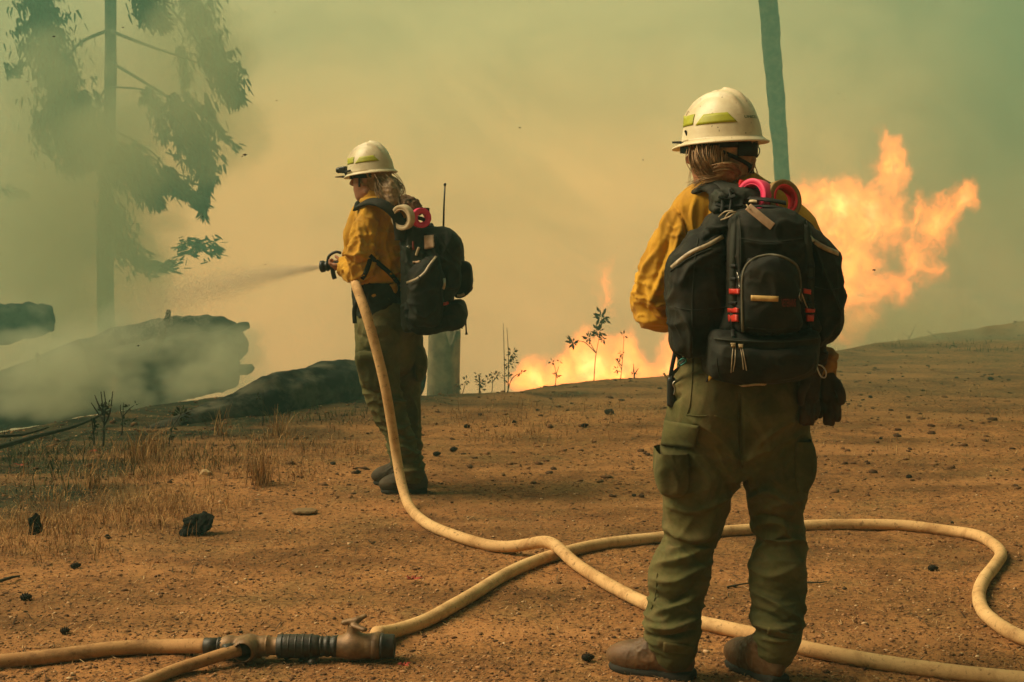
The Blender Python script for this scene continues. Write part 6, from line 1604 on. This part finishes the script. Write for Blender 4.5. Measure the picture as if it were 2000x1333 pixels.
# water jet
J0 = P(622, 522, YF+.15)
q = catmull([J0, P(530, 535, 8.0), P(430, 552, 8.9), P(330, 574, 9.9), P(240, 612, 10.8)], 10)
M_water = bpy.data.materials.new('water_drops'); M_water.use_nodes = True; _t = NT(M_water.node_tree); _t.n.remove(_t.n['Principled BSDF'])
_a = _t.add('ShaderNodeBsdfTranslucent'); _a.inputs[0].default_value = (.97, .90, .78, 1); _b = _t.add('ShaderNodeBsdfDiffuse'); _b.inputs[0].default_value = (.97, .90, .78, 1); _m = _t.add('ShaderNodeMixShader'); _m.inputs[0].default_value = .45
_t.link(_a.outputs[0], _m.inputs[1]); _t.link(_b.outputs[0], _m.inputs[2]); _t.link(_m.outputs[0], _t.n['Material Output'].inputs[0])
nd = 46000; rg = np.random.default_rng(44); tt = rg.random(nd)**.75*(len(q)-1.001); ii = tt.astype(int); fr = (tt-ii)[:, None]
c = q[ii]*(1-fr)+q[ii+1]*fr; un = tt/(len(q)-1)
T_ = np.gradient(q, axis=0); T_ /= np.linalg.norm(T_, axis=1, keepdims=True); T_ = T_[ii]
sg = (.007+.135*un**1.2)[:, None]; c = c+rg.normal(0, 1, (nd, 3))*sg*[1, 1, .75]; c[:, 2] -= np.abs(rg.normal(0, 1, nd))*.10*un**2
keep = rg.random(nd) < (1-.45*un**2)*np.clip((1-un)*6, 0, 1); c = c[keep]; T_ = T_[keep]; un = un[keep]; nd = len(c)
bV, bF = octa(); r_ = (.0010+.0009*rg.random(nd))*(1+.5*un)
V = c[:, None]+bV[None]*r_[:, None, None]+T_[:, None]*bV[None, :, :1]*r_[:, None, None]*1.6
o = mesh_obj('water_spray', V.reshape(-1, 3), (bF[None]+(np.arange(nd)*6)[:, None, None]).reshape(-1, 3), M_water); rebase(o, J0); tag(o, 'fine pale jet of water droplets spraying left from the nozzle towards the logs', None, None, 'stuff')
# ================================================================== HOSES
def hose_mat(name, c1, c2, dirt):
    m = bpy.data.materials.new(name); m.use_nodes = True; t = NT(m.node_tree); b = t.n['Principled BSDF']; v = t.add('ShaderNodeTexCoord').outputs['Object']
    c = t.ramp(t.noise(v, 3.2, 5, .6), [(.35, c2), (.62, c1)])
    c = t.mix(t.ramp(t.noise(v, 9, 6, .75, .6), [(.48, 0), (.68, .75)]), c, dirt)
    c = t.mix(t.ramp(t.noise(v, 55, 3, .6), [(.60, 0), (.70, .6)]), c, (.10, .05, .02))
    t.link(c, b.inputs['Base Color']); b.inputs['Roughness'].default_value = .8; b.inputs['Specular IOR Level'].default_value = .2
    w_ = t.add('ShaderNodeTexNoise'); w_.inputs['Scale'].default_value = 320; t.link(v, w_.inputs['Vector'])
    bn = t.add('ShaderNodeBump'); bn.inputs['Strength'].default_value = .7; bn.inputs['Distance'].default_value = .002; t.link(w_.outputs[0], bn.inputs['Height']); t.link(bn.outputs[0], b.inputs['Normal'])
    return m
M_hose = hose_mat('canvas_hose', (.74, .47, .22), (.62, .37, .16), (.34, .17, .065))
M_hose2 = hose_mat('dirty_hose', (.52, .29, .12), (.40, .20, .08), (.17, .08, .034))
HR = .0245
def hose(name, pts, m, label, r=HR, lift=None, n=10):
    """pts: (px,py) on the ground or explicit xyz"""
    w_ = []
    for p in pts:
        if len(p) == 2:
            g = G(p[0], p[1], r); g[2] = ghz(g[0], g[1])+r*.93; w_.append(g)
        else: w_.append(np.array(p[:3], float))
    q = catmull(w_, n)
    if lift is not None:
        for c_, rad, h in lift:
            c_ = np.asarray(c_); d = np.hypot(q[:, 0]-c_[0], q[:, 1]-c_[1]); q[:, 2] += h*np.exp(-(d/rad)**2)
    # even resample
    L = np.concatenate([[0], np.cumsum(np.linalg.norm(np.diff(q, axis=0), axis=1))]); k = int(L[-1]/.02); s = np.linspace(0, L[-1], k); q = np.stack([np.interp(s, L, q[:, i]) for i in range(3)], 1)
    wob = 1+.025*fbm(q*3.0, 3)+.012*vnoise(q*25)
    V, F = tube(q, r*wob, 20); o = mesh_obj(name, V, F, m); rebase(o, q[0]); tag(o, label, 'fire hose'); return o, q
X_ = G(1082, 1092)
hA, qA = hose('fire_hose', [tuple(Q(674, 519, .12)), tuple(Q(688, 535, .0)), tuple(Q(698, 565, -.20)), tuple(Q(714, 610, -.30)), tuple(Q(734, 680, -.33)), tuple(Q(752, 755, -.34)), tuple(Q(765, 830, -.33)), tuple(Q(775, 895, -.32)),
     tuple(G(785, 948, .10)*[1, 1, 1]), (801, 990), (835, 1022), (890, 1048), (960, 1066), (1030, 1076), (1075, 1084), (1130, 1108), (1200, 1148), (1270, 1184), (1340, 1210), (1420, 1226), (1500, 1245), (1580, 1265), (1700, 1287), (1800, 1303), (1900, 1316), (2060, 1334), (2300, 1350)],
     M_hose, 'pale canvas hose running from the nozzle down and off the lower right corner', lift=[(X_, .16, .048)])
hB, qB = hose('fire_hose', [tuple(G(735, 1238, .045)), (775, 1230), (830, 1212), (880, 1188), (930, 1156), (985, 1124), (1040, 1100), (1100, 1082), (1180, 1064), (1280, 1050), (1370, 1040), (1460, 1032), (1560, 1026), (1660, 1023), (1760, 1025), (1850, 1034), (1910, 1048), (1945, 1066), (1955, 1084), (1942, 1106), (1922, 1132), (1912, 1160), (1918, 1190), (1940, 1214), (1975, 1236), (2020, 1256), (2120, 1300), (2300, 1330)],
     M_hose, 'pale canvas hose looping behind the nearest firefighter and curling back at the right edge')
hC, qC = hose('fire_hose', [(-420, 1330), (-200, 1312), (0, 1288), (110, 1279), (220, 1268), (310, 1263), tuple(G(372, 1262, .036)), tuple(G(408, 1262, .045))], M_hose2, 'brown dirty hose entering from the left edge into the valve', r=.0235)
hD, qD = hose('fire_hose', [(60, 1430), (180, 1372), (280, 1334), (340, 1312), tuple(G(400, 1290, .035)), tuple(G(440, 1277, .046)), tuple(G(468, 1270, .05))], M_hose2, 'short thin hose entering from the bottom edge into the wye outlet', r=.0195)

# ================================================================== VALVE ASSEMBLY
M_alu = mat('worn_brass', (.30, .165, .070), .55, col2=(.13, .070, .032), nscale=22, metal=.25, bump=.3, bscale=80, spec=.5)
M_blk = mat('black_coupling', (.040, .028, .017), .5, col2=(.016, .012, .009), nscale=26, bump=.3, bscale=90, spec=.5)
va = empty('hose_valve', G(580, 1292), 'brass and black wye valve assembly joining the hoses on the ground', 'hose valve')
ZV = .048
def VP(px, py, z=ZV): return G(px, py, z)
A0 = VP(400, 1262); B0 = VP(772, 1263); ax = B0-A0; LV = np.linalg.norm(ax); ax /= LV; S_ = LV/372.0      # metres per pixel along the axis
def seg(name, prof, m, par=va): 
    V, F = lathe([((x-400)*S_, r*S_) for x, r in prof], A0, ax, 32); return mesh_obj(name, V, F, m, par)
seg('coupling', [(398, 13), (399, 16), (424, 16), (425, 14)], M_blk)
seg('swivel_ring', [(424, 14), (426, 17), (430, 17), (431, 15.5), (436, 15.5), (437, 17), (442, 17), (443, 15)], M_blk)
for k in range(14):
    a = k*2*PI/14; u = np.array([0, 0, 1.]); w_ = np.cross(ax, u); o_ = np.cos(a)*u+np.sin(a)*w_
    V, F = boxm(A0+ax*(434-400)*S_+o_*15.6*S_, (5*S_, 1.6*S_, 1.6*S_), np.stack([ax, np.cross(o_, ax), o_], 1)); mesh_obj('lug', V, F, M_blk, va, False)
dn_ = np.array([0, 0, -1.]); cam_d = np.array([-.10, -1., 0.]); cam_d /= np.linalg.norm(cam_d)
c1 = A0+ax*(486-400)*S_
f = Field(A0+ax*30*S_-[.03, .15, .07], A0+ax*140*S_+[.03, .10, .08], .003)
f.cone(A0+ax*(443-400)*S_, A0+ax*(520-400)*S_, 19.5*S_, 19.5*S_)
f.cone(c1, c1+cam_d*.045, 24*S_, 24*S_, .010); f.cone(c1+cam_d*.030, c1+cam_d*.09, 17*S_, 17*S_, 0, sub=True)
f.cone(c1+dn_*10*S_+ax*10*S_, c1+dn_*27*S_+ax*12*S_, 14*S_, 12*S_, .01); f.box(c1+dn_*29*S_+ax*4*S_, [.045, .016, .008], .005, .006); f.cone(A0+ax*(447-400)*S_, A0+ax*(450-400)*S_, 21*S_, 21*S_, .002); f.cone(A0+ax*(515-400)*S_, A0+ax*(518-400)*S_, 20.5*S_, 20.5*S_, .002)
fieldmesh('wye_body', f, M_alu, va, 1, dict(zones=[], base=.0006, seed=90))
V, F = lathe([(-.005, .020), (.0, .0265), (.030, .0265), (.034, .022), (.05, .021), (.052, .024), (.075, .024), (.078, .021)], c1+cam_d*.02, (qD[-1]-qD[-8])*-1*0+cam_d*.55+np.array([-.83, 0, .0]), 24); mesh_obj('outlet_coupling', V, F, M_blk, va)
V, F = tube([c1+dn_*26*S_-ax*4*S_, c1+dn_*30*S_-ax*40*S_, c1+dn_*31*S_-ax*84*S_], [.006, .0065, .005], 8, flat=.6); mesh_obj('lever', V, F, M_alu, va)
V, F = lathe([(-.02, .009), (-.018, .013), (.018, .013), (.02, .009)], c1+dn_*32*S_+cam_d*.02, ax, 14); mesh_obj('lever_hub', V, F, M_alu, va)
seg('adapter', [(518, 16), (520, 20.5), (524, 20.5), (525, 17.5), (542, 17.5), (543, 19)], M_alu)
seg('reducer', [(541, 18), (543, 22.5), (560, 23.5), (605, 23), (618, 22), (624, 21), (625, 18)], M_blk)
for x in (552, 566, 580, 594, 608): seg('rib', [(x-2, 22), (x-1.5, 24), (x+1.5, 24), (x+2, 22)], M_blk)
seg('threaded_ring', [(624, 17), (625, 20), (630, 20.5), (631, 19), (636, 19), (637, 20.5), (643, 20.5), (644, 19), (649, 19), (650, 21), (660, 21), (661, 18)], M_blk)
c2 = A0+ax*(604-400)*S_+dn_*20*S_
f = Field(c2-[.08, .06, .05], c2+[.08, .06, .05], .003); f.cone(c2+dn_*-4*S_, c2+dn_*8*S_, 13*S_, 11*S_); f.cone(c2+dn_*9*S_+ax*-16*S_, c2+dn_*9*S_+ax*14*S_, 6*S_, 6.5*S_, .006); f.cone(c2+dn_*7*S_+ax*10*S_+cam_d*.0, c2+dn_*7*S_+ax*10*S_+cam_d*.03, 9*S_, 9*S_, .004); fieldmesh('drain_lug', f, M_blk, va, 1)
c3 = A0+ax*(690-400)*S_
f = Field(A0+ax*250*S_-[.03, .10, .07], A0+ax*345*S_+[.03, .10, .11], .003)
f.cone(A0+ax*(658-400)*S_, A0+ax*(728-400)*S_, 21*S_, 25*S_); f.ell(c3, [31*S_, 28*S_, 27*S_], .012); f.cone(c3+[0, 0, .02], c3+[0, 0, 38*S_], 15*S_, 11*S_, .012)
f.cone(c3+ax*12*S_+[0, .02, .0], c3+ax*46*S_+[0, .035, .012], 16*S_, 15*S_, .008)
fieldmesh('valve_body', f, M_alu, va, 1, dict(zones=[], base=.0006, seed=92))
seg('outlet_ring', [(726, 20), (727, 25.5), (742, 25.5), (743, 23)], M_alu)
seg('outlet', [(743, 22), (744, 25.5), (749, 25.5), (750, 24), (768, 24), (771, 23), (771, 18), (750, 17)], M_blk)
hb_ = c3+np.array([0, 0, 40*S_])
V, F = lathe([(0, .012), (.004, .015), (.012, .015), (.016, .010)], hb_-[0, 0, .006], (0, 0, 1), 16); mesh_obj('handle_post', V, F, M_blk, va)
f = Field(hb_-[.09, .07, .03], hb_+[.10, .07, .06], .003)
f.cone(hb_+ax*-16*S_+[0, 0, .012], hb_+ax*8*S_+[0, .0, .020], .012, .013, sc=(1, 1, .8)); f.cone(hb_+ax*8*S_+[0, 0, .020], hb_+ax*22*S_+[0, .01, .030], .010, .009, .006, sc=(1, 1, .8))
f.cone(hb_+ax*4*S_+cam_d*.015+[0, 0, .006], hb_+ax*26*S_+cam_d*.035+[0, 0, .0], .011, .011, .008, sc=(1, 1, .7)); fieldmesh('valve_handle', f, M_alu, va, 1)
